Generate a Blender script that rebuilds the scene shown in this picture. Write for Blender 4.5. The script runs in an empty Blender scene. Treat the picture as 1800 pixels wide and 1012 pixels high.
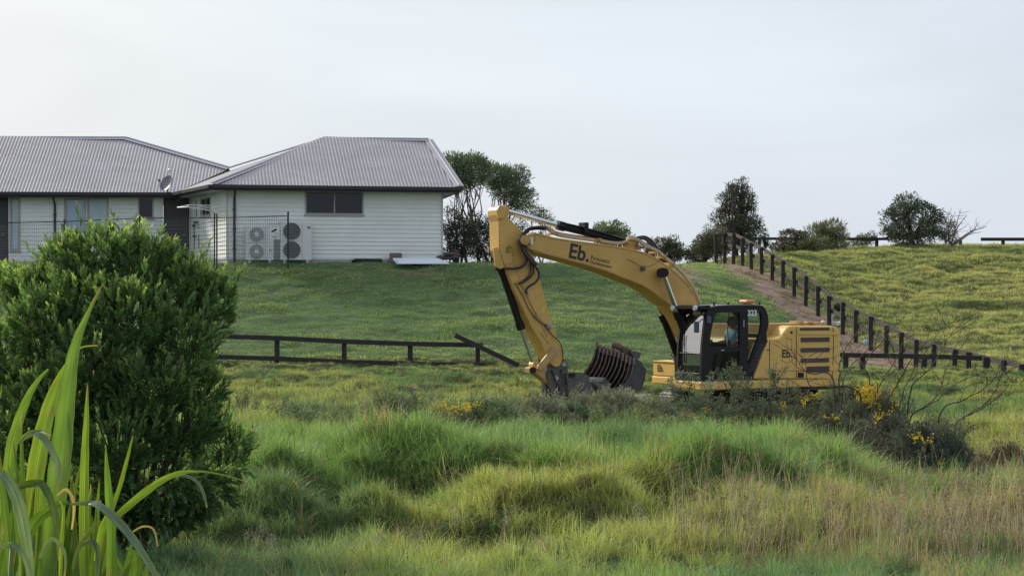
import bpy, math, random
import numpy as np
from mathutils import Vector, Matrix
R = math.radians
rng = np.random.default_rng(7)
random.seed(7)
SC = bpy.context.scene
COL = SC.collection

# ---------------------------------------------------------------- camera, sky, sun, exposure
F, HX, HY, CZ = 3360.0, 900.0, 520.0, 3.0        # focal length in photo pixels, horizon row, eye height
cd = bpy.data.cameras.new('camera'); cam = bpy.data.objects.new('camera', cd); COL.objects.link(cam)
cam.location = (0, 0, CZ); cam.rotation_euler = (R(90), 0, 0)
cd.sensor_width = 36; cd.lens = 36 * F / 1800; cd.shift_y = (HY - 506) / 1800
cd.clip_start = 0.1; cd.clip_end = 6000
SC.camera = cam
SUN_AZ = Vector((-0.74, 0.67, 0)).normalized(); SUN_EL = R(31)
SUN = Vector((SUN_AZ.x * math.cos(SUN_EL), SUN_AZ.y * math.cos(SUN_EL), math.sin(SUN_EL)))
W = bpy.data.worlds.new('World'); SC.world = W; W.use_nodes = True
nt = W.node_tree; nd = nt.nodes; lk = nt.links
bg = nd['Background']
sky = nd.new('ShaderNodeTexSky'); sky.sky_type = 'NISHITA'; sky.sun_disc = False
sky.sun_elevation = SUN_EL; sky.sun_rotation = math.atan2(SUN_AZ.x, SUN_AZ.y)
sky.air_density = 1.2; sky.dust_density = 3.0; sky.ozone_density = 1.0
tc = nd.new('ShaderNodeTexCoord')
# thin overcast veil: whiter and brighter towards the sun, grey blue away from it
dot = nd.new('ShaderNodeVectorMath'); dot.operation = 'DOT_PRODUCT'; dot.inputs[1].default_value = SUN
lk.new(tc.outputs['Generated'], dot.inputs[0])
veil = nd.new('ShaderNodeValToRGB'); cr = veil.color_ramp
cr.elements[0].position = 0.0; cr.elements[0].color = (5.9, 6.5, 7.6, 1)
cr.elements[1].position = 1.0; cr.elements[1].color = (9.6, 9.4, 9.1, 1)
e = cr.elements.new(0.42); e.color = (6.1, 6.75, 7.9, 1)
e = cr.elements.new(0.66); e.color = (6.5, 7.1, 8.1, 1)
e = cr.elements.new(0.84); e.color = (7.2, 7.75, 8.3, 1)
mp = nd.new('ShaderNodeMath'); mp.operation = 'MULTIPLY_ADD'; mp.inputs[1].default_value = 0.5; mp.inputs[2].default_value = 0.5
lk.new(dot.outputs['Value'], mp.inputs[0]); lk.new(mp.outputs[0], veil.inputs[0])
mpg = nd.new('ShaderNodeMapping'); mpg.inputs['Scale'].default_value = (1.5, 1.5, 6)
lk.new(tc.outputs['Generated'], mpg.inputs[0])
cn = nd.new('ShaderNodeTexNoise'); cn.inputs['Scale'].default_value = 2.2; cn.inputs['Detail'].default_value = 6; cn.inputs['Distortion'].default_value = .6
lk.new(mpg.outputs[0], cn.inputs['Vector'])
cm = nd.new('ShaderNodeMapRange'); cm.inputs[1].default_value = 0.3; cm.inputs[2].default_value = 0.7
cm.inputs[3].default_value = 0.93; cm.inputs[4].default_value = 1.07
lk.new(cn.outputs['Fac'], cm.inputs[0])
vm = nd.new('ShaderNodeVectorMath'); vm.operation = 'SCALE'
lk.new(veil.outputs[0], vm.inputs[0]); lk.new(cm.outputs[0], vm.inputs['Scale'])
mx = nd.new('ShaderNodeMix'); mx.data_type = 'RGBA'; mx.inputs[0].default_value = 0.9
lk.new(sky.outputs[0], mx.inputs[6]); lk.new(vm.outputs[0], mx.inputs[7])
lk.new(mx.outputs[2], bg.inputs['Color']); bg.inputs['Strength'].default_value = 0.0895
sd = bpy.data.lights.new('sun', 'SUN'); so = bpy.data.objects.new('sun', sd); COL.objects.link(so)
sd.energy = 3.2; sd.angle = R(9); sd.color = (1.0, 0.92, 0.80)
so.rotation_euler = SUN.to_track_quat('Z', 'Y').to_euler()
vs = SC.view_settings; vs.view_transform = 'Standard'; vs.look = 'None'; vs.exposure = 0.32; vs.gamma = 1
SC.cycles.max_bounces = 8; SC.cycles.transparent_max_bounces = 16
SC.cycles.diffuse_bounces = 3; SC.cycles.glossy_bounces = 3; SC.cycles.transmission_bounces = 6
SC.cycles.use_adaptive_sampling = True; SC.cycles.adaptive_threshold = 0.008
SC.cycles.use_denoising = True; SC.cycles.denoiser = 'OPENIMAGEDENOISE'; SC.cycles.denoising_input_passes = 'RGB_ALBEDO_NORMAL'; SC.cycles.denoising_prefilter = 'NONE'

# ---------------------------------------------------------------- helpers
def P(px, py, Y):                                # point on the sight line of a photo pixel, Y metres away
    return Vector(((px - HX) / F * Y, Y, CZ + (HY - py) / F * Y))
def zr(row, Y): return CZ + (HY - row) / F * Y
MATRIX = {}
def lin(c): return tuple(c) + (1,) if len(c) == 3 else tuple(c)
def mat(name, col, rough=0.6, var=0.12, scale=4.0, bump=0.0, metal=0.0, spec=0.5, col2=None, stretch=None, detail=5.0, trans=0.0, bscale=None):
    m = bpy.data.materials.new(name); m.use_nodes = True
    n = m.node_tree.nodes; l = m.node_tree.links; b = n['Principled BSDF']
    b.inputs['Roughness'].default_value = rough; b.inputs['Metallic'].default_value = metal
    b.inputs['Specular IOR Level'].default_value = spec
    t = n.new('ShaderNodeTexCoord'); mp = n.new('ShaderNodeMapping')
    if stretch: mp.inputs['Scale'].default_value = stretch
    l.new(t.outputs['Object'], mp.inputs[0])
    ns = n.new('ShaderNodeTexNoise'); ns.inputs['Scale'].default_value = scale; ns.inputs['Detail'].default_value = detail
    ns.inputs['Roughness'].default_value = 0.65
    l.new(mp.outputs[0], ns.inputs['Vector'])
    rp = n.new('ShaderNodeValToRGB'); rp.color_ramp.elements[0].position = 0.32; rp.color_ramp.elements[1].position = 0.68
    c2 = col2 if col2 else tuple(min(1, x * (1 + var)) for x in col)
    c1 = tuple(x * (1 - var) for x in col)
    rp.color_ramp.elements[0].color = lin(c1); rp.color_ramp.elements[1].color = lin(c2)
    l.new(ns.outputs['Fac'], rp.inputs[0]); l.new(rp.outputs[0], b.inputs['Base Color'])
    if bump:
        ns2 = ns
        if bscale:
            ns2 = n.new('ShaderNodeTexNoise'); ns2.inputs['Scale'].default_value = bscale; ns2.inputs['Detail'].default_value = 4
            l.new(mp.outputs[0], ns2.inputs['Vector'])
        bm = n.new('ShaderNodeBump'); bm.inputs['Strength'].default_value = bump; bm.inputs['Distance'].default_value = 0.02
        l.new(ns2.outputs['Fac'], bm.inputs['Height']); l.new(bm.outputs[0], b.inputs['Normal'])
    if trans:
        tr = n.new('ShaderNodeBsdfTranslucent'); l.new(rp.outputs[0], tr.inputs['Color'])
        mxs = n.new('ShaderNodeMixShader'); mxs.inputs[0].default_value = trans
        l.new(b.outputs[0], mxs.inputs[1]); l.new(tr.outputs[0], mxs.inputs[2])
        l.new(mxs.outputs[0], n['Material Output'].inputs[0])
    return m
def leafmat(name, trans=0.35, rough=0.5, spec=0.3, attr='tint', kind='GEOMETRY', tcol=(1.25, 1.2, 0.55)):
    """foliage: colour read from a mesh or instance attribute, partly translucent"""
    m = bpy.data.materials.new(name); m.use_nodes = True
    n = m.node_tree.nodes; l = m.node_tree.links; b = n['Principled BSDF']
    a = n.new('ShaderNodeAttribute'); a.attribute_name = attr; a.attribute_type = kind
    b.inputs['Roughness'].default_value = rough; b.inputs['Specular IOR Level'].default_value = spec
    col = a.outputs['Color']
    if kind == 'INSTANCER':
        g = n.new('ShaderNodeAttribute'); g.attribute_name = 'shade'; g.attribute_type = 'GEOMETRY'
        mm = n.new('ShaderNodeVectorMath'); mm.operation = 'MULTIPLY'
        l.new(a.outputs['Vector'], mm.inputs[0]); l.new(g.outputs['Vector'], mm.inputs[1]); col = mm.outputs[0]
    l.new(col, b.inputs['Base Color'])
    tr = n.new('ShaderNodeBsdfTranslucent')
    tm = n.new('ShaderNodeVectorMath'); tm.operation = 'MULTIPLY'; tm.inputs[1].default_value = tcol
    l.new(col, tm.inputs[0]); l.new(tm.outputs[0], tr.inputs['Color'])
    mxs = n.new('ShaderNodeMixShader'); mxs.inputs[0].default_value = trans
    l.new(b.outputs[0], mxs.inputs[1]); l.new(tr.outputs[0], mxs.inputs[2])
    l.new(mxs.outputs[0], n['Material Output'].inputs[0])
    return m
def tag(o, label=None, cat=None, group=None, kind=None):
    if label: o['label'] = label
    if cat: o['category'] = cat
    if group: o['group'] = group
    if kind: o['kind'] = kind
    return o
def thing(name, loc, label, cat, group=None, rotz=0.0):
    o = bpy.data.objects.new(name, None); COL.objects.link(o)
    o.location = loc; o.rotation_euler = (0, 0, rotz); o.empty_display_size = 0.2
    MATRIX[o] = Matrix.Translation(Vector(loc)) @ Matrix.Rotation(rotz, 4, 'Z')
    return tag(o, label, cat, group)
class MB:                                        # gathers faces in world coordinates and links them as ONE object
    def __init__(s): s.v = []; s.f = []
    def add(s, vs, fs):
        b = len(s.v); s.v += [Vector(v) for v in vs]; s.f += [tuple(i + b for i in f) for f in fs]; return s
    def hexa(s, a, b): # two quads (bottom ring, top ring)
        return s.add(list(a) + list(b), [(3, 2, 1, 0), (4, 5, 6, 7), (0, 1, 5, 4), (1, 2, 6, 5), (2, 3, 7, 6), (3, 0, 4, 7)])
    def box(s, c, d, ax=None):
        c = Vector(c); ax = ax or (Vector((1, 0, 0)), Vector((0, 1, 0)), Vector((0, 0, 1)))
        x, y, z = [Vector(ax[i]) * d[i] / 2 for i in range(3)]
        return s.hexa([c - x - y - z, c + x - y - z, c + x + y - z, c - x + y - z], [c - x - y + z, c + x - y + z, c + x + y + z, c - x + y + z])
    def bar(s, p, q, w, h, up=(0, 0, 1)):        # rectangular bar from p to q
        p = Vector(p); q = Vector(q); d = (q - p); L = d.length; d.normalize()
        u = Vector(up); sd_ = d.cross(u)
        if sd_.length < 1e-4: u = Vector((0, 1, 0)); sd_ = d.cross(u)
        sd_.normalize(); u = sd_.cross(d).normalized()
        return s.box((p + q) / 2, (L, w, h), (d, sd_, u))
    def prism(s, poly, ext):
        n = len(poly); ext = Vector(ext); a = [Vector(p) for p in poly]; b = [p + ext for p in a]
        return s.add(a + b, [tuple(range(n))[::-1], tuple(range(n, 2 * n))] + [(i, (i + 1) % n, (i + 1) % n + n, i + n) for i in range(n)])
    def tube(s, pts, r, n=8, cap=True):
        pts = [Vector(p) for p in pts]; m = len(pts)
        rs = r if hasattr(r, '__len__') else [r] * m
        prev = None; rings = []
        for i, p in enumerate(pts):
            d = (pts[min(i + 1, m - 1)] - pts[max(i - 1, 0)])
            if d.length < 1e-9: d = Vector((0, 0, 1))
            d.normalize()
            if prev is None:
                a = d.cross(Vector((0, 0, 1)))
                if a.length < 1e-3: a = d.cross(Vector((1, 0, 0)))
            else: a = prev - d * prev.dot(d)
            a.normalize(); b = d.cross(a); prev = a
            rings.append([p + (a * math.cos(2 * math.pi * k / n) + b * math.sin(2 * math.pi * k / n)) * rs[i] for k in range(n)])
        vs = [v for rr in rings for v in rr]; fs = []
        for i in range(m - 1):
            for k in range(n): fs.append((i * n + k, i * n + (k + 1) % n, (i + 1) * n + (k + 1) % n, (i + 1) * n + k))
        if cap: fs.append(tuple(range(n))[::-1]); fs.append(tuple((m - 1) * n + k for k in range(n)))
        return s.add(vs, fs)
    def ball(s, c, r, n=12, sc=(1, 1, 1)):
        c = Vector(c); vs = []; fs = []; m = n // 2
        for i in range(m + 1):
            th = math.pi * i / m
            for k in range(n):
                ph = 2 * math.pi * k / n
                vs.append(c + Vector((r * sc[0] * math.sin(th) * math.cos(ph), r * sc[1] * math.sin(th) * math.sin(ph), r * sc[2] * math.cos(th))))
        for i in range(m):
            for k in range(n): fs.append((i * n + k, (i + 1) * n + k, (i + 1) * n + (k + 1) % n, i * n + (k + 1) % n))
        return s.add(vs, fs)
    def build(s, name, m, parent=None, smooth=False, bevel=0.0, loc=None):
        me = bpy.data.meshes.new(name)
        o = bpy.data.objects.new(name, me); COL.objects.link(o)
        if parent is not None:
            M = MATRIX[parent]; o.parent = parent; MATRIX[o] = M
            # sub-parts hang under a part whose own matrix is the thing's: keep identity
            inv = M.inverted()
        else:
            M = Matrix.Translation(Vector(loc)) if loc is not None else Matrix()
            MATRIX[o] = M; o.location = M.translation; inv = M.inverted()
        me.from_pydata([tuple(inv @ v) for v in s.v], [], s.f)
        me.materials.append(m)
        if smooth:
            me.polygons.foreach_set('use_smooth', [True] * len(me.polygons))
            if smooth == 'auto':
                try: me.set_sharp_from_angle(angle=R(35))
                except Exception: pass
        me.update()
        if bevel:
            b = o.modifiers.new('bevel', 'BEVEL'); b.width = bevel; b.segments = 2; b.limit_method = 'ANGLE'; b.angle_limit = R(35)
        return o
def np_mesh(name, V, Fc, m, parent=None, attrs=None, loc=None, smooth=False):
    me = bpy.data.meshes.new(name); V = np.asarray(V, np.float32); Fc = np.asarray(Fc, np.int32)
    if parent is not None:
        off = np.array(MATRIX[parent].translation, np.float32)
    elif loc is not None: off = np.array(loc, np.float32)
    else: off = np.zeros(3, np.float32)
    k = Fc.shape[1]; nf = len(Fc)
    me.vertices.add(len(V)); me.vertices.foreach_set('co', (V - off).ravel())
    me.loops.add(nf * k); me.loops.foreach_set('vertex_index', Fc.ravel())
    me.polygons.add(nf); me.polygons.foreach_set('loop_start', np.arange(0, nf * k, k, dtype=np.int32))
    try: me.polygons.foreach_set('loop_total', np.full(nf, k, np.int32))
    except Exception: pass
    if smooth: me.polygons.foreach_set('use_smooth', np.ones(nf, bool))
    me.update(calc_edges=True)
    for an, av in (attrs or {}).items():
        a = me.attributes.new(an, 'FLOAT_VECTOR', 'POINT'); a.data.foreach_set('vector', np.asarray(av, np.float32).ravel())
    if m: me.materials.append(m)
    o = bpy.data.objects.new(name, me); COL.objects.link(o)
    if parent is not None: o.parent = parent; MATRIX[o] = MATRIX[parent]
    elif loc is not None: o.location = loc; MATRIX[o] = Matrix.Translation(Vector(loc))
    else: MATRIX[o] = Matrix()
    return o

# value noise
_G = np.random.default_rng(3).random((256, 256))
def vnoise(x, y):
    xi = np.floor(x).astype(int); yi = np.floor(y).astype(int); fx = x - xi; fy = y - yi
    fx = fx * fx * (3 - 2 * fx); fy = fy * fy * (3 - 2 * fy)
    a = _G[xi % 256, yi % 256]; b = _G[(xi + 1) % 256, yi % 256]; c = _G[xi % 256, (yi + 1) % 256]; d = _G[(xi + 1) % 256, (yi + 1) % 256]
    return (a * (1 - fx) + b * fx) * (1 - fy) + (c * (1 - fx) + d * fx) * fy - 0.5

def worley(x, y, thr=.62):
    """rounded hummocks: the highest dome among the neighbouring cells"""
    xi = np.floor(x).astype(int); yi = np.floor(y).astype(int); best = np.zeros(np.shape(x))
    for a in (-1, 0, 1):
        for b in (-1, 0, 1):
            cx = xi + a; cy = yi + b; jx = _G[cx % 256, cy % 256]; jy = _G[(cx + 77) % 256, (cy + 31) % 256]; hh = _G[(cx + 13) % 256, (cy + 111) % 256]
            d2 = ((x - cx - jx) ** 2 + (y - cy - jy) ** 2) / (thr * (.7 + .6 * hh)) ** 2
            best = np.maximum(best, np.sqrt(np.clip(1 - d2, 0, 1)) * (.45 + .55 * hh))
    return best
# ---------------------------------------------------------------- terrain heights
near = [(-30, 1.4), (0, 1.4), (6, 1.3), (12, 0.85), (17, 0.5)]
def lawn(rows): return rows + [(66.5, zr(466, 66.5)), (68, 4.16), (100, 4.2)]
far_l = [(55, .955), (58, zr(600, 58)), (62, zr(540, 62)), (65, zr(490, 65)), (66.5, zr(466, 66.5)), (68, 4.16), (100, 4.2)]
TAB = {
 -400: near + [(21, .5), (28, .5), (36, .55), (45, .7), (50, .84)] + far_l,
 0: near + [(21, .5), (28, .5), (36, .55), (45, .7), (50, .84)] + far_l,
 300: near + [(21, .5), (28, .45), (36, .5), (45, .7), (50, .84)] + far_l,
 500: near + [(19.5, .50), (21.2, .38), (22.8, .50), (25, .50), (29, .40), (33, .33), (36, .43), (40, .58), (45, .7), (50, .84)] + far_l,
 700: near + [(19.5, .50), (21.2, .38), (22.6, .60), (25, .62), (29, .34), (36, .4), (40, .55), (45, .68), (50, .83), (55, .93)] + far_l[1:],
 900: near + [(19.5, .50), (21.1, .36), (22.4, .66), (24.7, .74), (29, .36), (36, .35), (40, .5), (45, .65), (50, .82), (55, .9)] + far_l[1:],
 1100: near + [(19.5, .50), (21, .34), (22.4, .68), (24.7, .82), (28.5, .38), (36, .2), (40, .3), (45, .5), (50, .78), (55, .87), (58, zr(606, 58)), (62, zr(548, 62)), (65, zr(500, 65)), (67, zr(472, 67)), (70, 4.1), (100, 4.2)],
 1240: near + [(19.5, .50), (21, .34), (22.4, .68), (24.7, .80), (28.5, .30), (36, .1), (40, .05), (44, 0), (48, .2), (51, .62), (55, .85), (58, zr(612, 58)), (62, zr(560, 62)), (66, zr(513, 66)), (70, zr(480, 70)), (74, zr(466, 74)), (100, 4.25)],
 1300: near + [(19.5, .50), (21, .34), (22.5, .64), (24.7, .74), (28.5, .22), (36, .1), (40, 0), (45, 0), (48, .15), (51, .6), (55, .85), (58, .87), (62, zr(577, 62)), (66, zr(530, 66)), (70, zr(497, 70)), (74, zr(478, 74)), (78, zr(464, 78)), (85, 4.7), (100, 4.7)],
 1400: near + [(19.5, .48), (21.2, .34), (22.8, .54), (24.7, .60), (28, .12), (36, .1), (40, 0), (45, 0), (48, .2), (51, .6), (55, .8), (58, .9), (62, zr(598, 62)), (66, zr(560, 66)), (70, zr(524, 70)), (74, zr(496, 74)), (78, zr(470, 78)), (82, zr(458, 82)), (87, 4.75), (100, 4.75)],
 1500: near + [(19.5, .45), (22, .36), (24.7, .34), (27, .0), (30, .05), (36, .2), (40, .35), (45, .6), (50, .85), (53, .9), (58, .86), (62, zr(615, 62)), (66, zr(583, 66)), (70, zr(551, 70)), (75, zr(512, 75)), (80, zr(478, 80)), (85, zr(450, 85)), (89, zr(439, 89)), (93, 5.18), (100, 5.1)],
 1600: near + [(21, .42), (24, .15), (28, .0), (36, .3), (40, .45), (45, .65), (50, .85), (53, .82), (57.5, .7), (60, zr(635, 60)), (64, zr(600, 64)), (68, zr(568, 68)), (72, zr(538, 72)), (76, zr(510, 76)), (80, zr(484, 80)), (85, zr(455, 85)), (90, zr(438, 90)), (100, 5.2)],
 1700: near + [(21, .4), (24, .12), (28, .05), (36, .3), (40, .45), (45, .62), (50, .8), (52, .79), (56, .92), (60, zr(622, 60)), (64, zr(592, 64)), (68, zr(564, 68)), (72, zr(536, 72)), (76, zr(509, 76)), (80, zr(483, 80)), (85, zr(455, 85)), (90, zr(437, 90)), (100, 5.25)],
 2200: near + [(21, .4), (24, .3), (28, .25), (36, .3), (40, .45), (45, .62), (50, .8), (52, .79), (56, .92), (60, zr(620, 60)), (64, zr(590, 64)), (68, zr(562, 68)), (72, zr(535, 72)), (76, zr(508, 76)), (80, zr(483, 80)), (85, zr(455, 85)), (90, zr(435, 90)), (100, 5.25)],
}
GX0, GX1, GY0, GY1, GS = -48.0, 48.0, -12.0, 120.0, 0.25
gx = np.arange(GX0, GX1 + GS / 2, GS); gy = np.arange(GY0, GY1 + GS / 2, GS)
ks = sorted(TAB); kt = np.array([(k - HX) / F for k in ks])
colz = np.array([np.interp(gy, [a for a, b in TAB[k]], [b for a, b in TAB[k]]) for k in ks])   # [col, y]
HG = np.zeros((len(gx), len(gy)))
for j, y in enumerate(gy): HG[:, j] = np.interp(gx / max(y, 6.0), kt, colz[:, j])
fall = np.clip((gy - 97) / 23, 0, 1); HG -= (fall ** 2 * 2.2)[None, :]
def gsm(A, sx, sy):
    for ax, sg in ((0, sx), (1, sy)):
        k = int(sg * 3) + 1; w = np.exp(-0.5 * (np.arange(-k, k + 1) / sg) ** 2); w /= w.sum()
        pad = [(0, 0), (0, 0)]; pad[ax] = (k, k); B = np.pad(A, pad, mode='edge'); out = np.zeros_like(A)
        for i, wi in enumerate(w):
            sl = [slice(None), slice(None)]; sl[ax] = slice(i, i + A.shape[ax]); out += wi * B[tuple(sl)]
        A = out
    return A
HG = gsm(HG, 3.2, 1.8)
def fence_x(y): return 9.15 + (79 - y) * 0.1426     # the slope fence in plan
def smooth01(x): x = np.clip(x, 0, 1); return x * x * (3 - 2 * x)
def zones(x, y):
    """weights: lawn, paddock, dirt, rough"""
    d = x - fence_x(y)
    up = smooth01((y - 55.2 + 0.5 * vnoise(x * .9, y * .9)) / 1.2)
    n = vnoise(x * 1.1 + 9, y * 1.1) * 1.0 + vnoise(x * 3.1 + 9, y * 3.1) * .5
    right = smooth01((d - .25 + .3 * n) / .35)
    pad = right * smooth01((y - 52.0) / 1.0)
    dirt = smooth01((d + 1.9 + n * 0.9) / 0.5) * (1 - right) * smooth01((y - 55.5 + n) / 2.0)
    pr = smooth01((y - 67.0 + n * .5) / 1.0) * smooth01((x + 2.2) / .6) * smooth01((7.5 - x) / 1.0) * (y < 90)
    dirt = np.maximum(dirt, pr * .8)
    bare = smooth01((vnoise(x * .8 + 40, y * .8) - .42) * 6) * up * .35
    bare = np.maximum(bare, .5 * np.exp(-(((x + 3.2) / .7) ** 2 + ((y - 65.6) / .35) ** 2)))
    dirt = np.clip(np.maximum(dirt, bare * (1 - right)), 0, 1)
    lawn_ = up * (1 - right) * (1 - dirt)
    rough = np.clip(1 - lawn_ - pad - dirt, 0, 1)
    return lawn_, pad, dirt, rough
TUSS = [(530, 21.6, .75, .50, .34), (660, 22.6, .8, .6, .36), (800, 22.0, 1.05, .55, .40), (905, 23.4, .8, .6, .34), (760, 20.0, .7, .45, .22), (1030, 21.2, .85, .5, .40),
        (1130, 22.6, 1.0, .6, .38), (1270, 21.6, .8, .5, .30), (1330, 24.4, .55, .45, .30), (1420, 23.4, .9, .6, .28), (1080, 24.6, .9, .6, .22), (980, 19.6, .9, .45, .20), (580, 19.4, .9, .45, .18), (1220, 24.8, .6, .5, .22)]
def hgt(x, y):
    x = np.asarray(x, float); y = np.asarray(y, float)
    fx = np.clip((x - GX0) / GS, 0, len(gx) - 1.001); fy = np.clip((y - GY0) / GS, 0, len(gy) - 1.001)
    i = fx.astype(int); j = fy.astype(int); a = fx - i; b = fy - j
    h = (HG[i, j] * (1 - a) + HG[i + 1, j] * a) * (1 - b) + (HG[i, j + 1] * (1 - a) + HG[i + 1, j + 1] * a) * b
    l, p, d, r = zones(x, y)
    nr = (smooth01(.5 + 2.2 * vnoise(x * .62 + 3, y * .75)) - .5) * .44 + smooth01(.5 + 2.5 * vnoise(x * 1.5, y * 1.9 + 7)) * .17 - .08
    mid = smooth01((y - 30) / 6)
    nr = nr * .6 + (worley(x * .66 + 3.3, y * .72, .62) - .36) * .50 + (worley(x * 1.7, y * 1.9) - .3) * .14
    tus = np.zeros(np.shape(x)); xw = x + .7 * vnoise(x * 1.3 + 11, y * 1.5); yw = y + .5 * vnoise(x * 1.6, y * 1.7 + 23)
    for (tpx, tY, rx_, ry_, hh_) in TUSS:
        dd = ((xw - (tpx - HX) / F * tY) / rx_) ** 2 + ((yw - tY) / ry_) ** 2
        tus = np.maximum(tus, hh_ * np.sqrt(np.clip(1 - dd, 0, 1)))
    h = h + tus * .88 * (1 + .9 * vnoise(x * 2.3 + 5, y * 2.6)) + (worley(x * 2.2 + 7, y * 2.6) - .3) * .10 * r * (y > 15) * (y < 32)
    h = h + r * nr * (1 - .55 * mid) * smooth01((y - 14.5) / 3) * (1 - .35 * smooth01((20 - y) / 2))
    wx = x + vnoise(x * .3, y * .3) * 2.0
    hp = np.maximum(vnoise(wx * .55 + 1, y * .8 + 5), -.1) * .42 + vnoise(wx * 1.2 + 4, y * 1.6) * .17 + vnoise(x * 3, y * 3.6) * .05
    hp = hp * .5 + (worley(wx * .62, y * .95) - .3) * .30 + (worley(wx * 1.5 + 9, y * 2.0) - .3) * .10
    h = h + p * hp
    h = h + l * ((worley(wx * .8 + 5, y * 1.9) - .3) * .10 + vnoise(wx * .5, y * 1.1) * .07 + vnoise(wx * 1.4 + 8, y * 2.2) * .055) + d * vnoise(x * 2, y * 2) * .05
    h = h * 1.0
    return h
def H1(x, y): return float(hgt(np.array([x]), np.array([y]))[0])
def stretch_axis(a0, a1, step, far):
    core = np.arange(a0, a1 + step / 2, step); k = np.arange(1, 26)
    ext = step * (1.42 ** k); ext = np.cumsum(ext); ext = ext[ext < far]
    return np.concatenate([(a0 - ext)[::-1], core, a1 + ext])
tx = stretch_axis(-22, 27, 0.16, 3000); ty = stretch_axis(8, 98, 0.16, 3000)
TX, TY = np.meshgrid(tx, ty, indexing='ij')
TZ = hgt(TX, TY)
rad = np.clip((np.hypot(TX, TY - 40) - 90) / 100, 0, 1); TZ = TZ * (1 - rad) + 1.2 * rad
l_, p_, d_, r_ = zones(TX, TY)
V = np.stack([TX, TY, TZ], -1).reshape(-1, 3)
nx, ny = TX.shape
idx = np.arange(nx * ny).reshape(nx, ny)
Fq = np.stack([idx[:-1, :-1], idx[1:, :-1], idx[1:, 1:], idx[:-1, 1:]], -1).reshape(-1, 4)
gm = bpy.data.materials.new('ground'); gm.use_nodes = True
n = gm.node_tree.nodes; l = gm.node_tree.links; b = n['Principled BSDF']; b.inputs['Roughness'].default_value = .95; b.inputs['Specular IOR Level'].default_value = .1
at = n.new('ShaderNodeAttribute'); at.attribute_name = 'soil'
tcg = n.new('ShaderNodeTexCoord')
n1 = n.new('ShaderNodeTexNoise'); n1.inputs['Scale'].default_value = 1.3; n1.inputs['Detail'].default_value = 8; n1.inputs['Roughness'].default_value = .7
l.new(tcg.outputs['Object'], n1.inputs['Vector'])
mr = n.new('ShaderNodeMapRange'); mr.inputs[1].default_value = .3; mr.inputs[2].default_value = .7; mr.inputs[3].default_value = .6; mr.inputs[4].default_value = 1.4
l.new(n1.outputs['Fac'], mr.inputs[0])
sc_ = n.new('ShaderNodeVectorMath'); sc_.operation = 'SCALE'
l.new(at.outputs['Vector'], sc_.inputs[0]); l.new(mr.outputs[0], sc_.inputs['Scale']); l.new(sc_.outputs[0], b.inputs['Base Color'])
n2 = n.new('ShaderNodeTexNoise'); n2.inputs['Scale'].default_value = 14; n2.inputs['Detail'].default_value = 6
l.new(tcg.outputs['Object'], n2.inputs['Vector'])
bp = n.new('ShaderNodeBump'); bp.inputs['Strength'].default_value = .8; bp.inputs['Distance'].default_value = .05
l.new(n2.outputs['Fac'], bp.inputs['Height']); l.new(bp.outputs[0], b.inputs['Normal'])
soil = (l_[..., None] * np.array([.08, .125, .055]) + p_[..., None] * np.array([.085, .10, .038]) + d_[..., None] * np.array([.235, .175, .135]) + r_[..., None] * np.array([.045, .058, .022]))
g = np_mesh('ground', V, Fq, gm, attrs={'soil': soil.reshape(-1, 3)}, smooth=True); tag(g, kind='structure')

# ---------------------------------------------------------------- grass (instanced clumps on the ground)
def blade_clump(nb, rad, hmin, hmax, wid, lean, seg=3, curl=1.0):
    r = rng
    th = r.uniform(0, 2 * np.pi, nb); rr = rad * np.sqrt(r.random(nb))
    bx, by = rr * np.cos(th), rr * np.sin(th)
    h = r.uniform(hmin, hmax, nb); la = r.uniform(0, 2 * np.pi, nb); ln = np.abs(r.normal(0, lean, nb)) + .05
    fa = r.uniform(0, np.pi, nb); V_ = []; S_ = []
    for k in range(seg + 1):
        u = k / seg; w = wid * (1 - u) ** .7 * r.uniform(.8, 1.2, nb) * .5
        off = ln * u ** (1 + curl) * h; z = h * (u - .35 * np.clip(ln, 0, 1.5) * u * u)
        cx = bx + off * np.cos(la); cy = by + off * np.sin(la)
        dx, dy = np.cos(fa) * w, np.sin(fa) * w
        V_.append(np.stack([np.stack([cx - dx, cy - dy, z], -1), np.stack([cx + dx, cy + dy, z], -1)], 1))
        S_.append(np.full((nb, 2), u))
    V_ = np.stack(V_, 1)                         # nb, seg+1, 2, 3
    br = r.uniform(.5, 1.65, nb)
    S_ = np.stack(S_, 1)
    base = np.arange(nb)[:, None, None] * (seg + 1) * 2 + np.arange(seg)[None, :, None] * 2
    Fc = np.concatenate([base, base + 1, base + 3, base + 2], -1).reshape(-1, 4)
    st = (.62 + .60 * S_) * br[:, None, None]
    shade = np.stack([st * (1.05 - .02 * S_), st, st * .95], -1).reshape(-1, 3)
    return V_.reshape(-1, 3), Fc, shade
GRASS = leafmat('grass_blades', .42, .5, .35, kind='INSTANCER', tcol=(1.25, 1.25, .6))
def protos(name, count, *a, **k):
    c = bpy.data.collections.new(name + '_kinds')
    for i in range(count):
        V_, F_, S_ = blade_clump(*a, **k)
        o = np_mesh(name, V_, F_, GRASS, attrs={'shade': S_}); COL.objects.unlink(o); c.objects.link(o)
    return c
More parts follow.
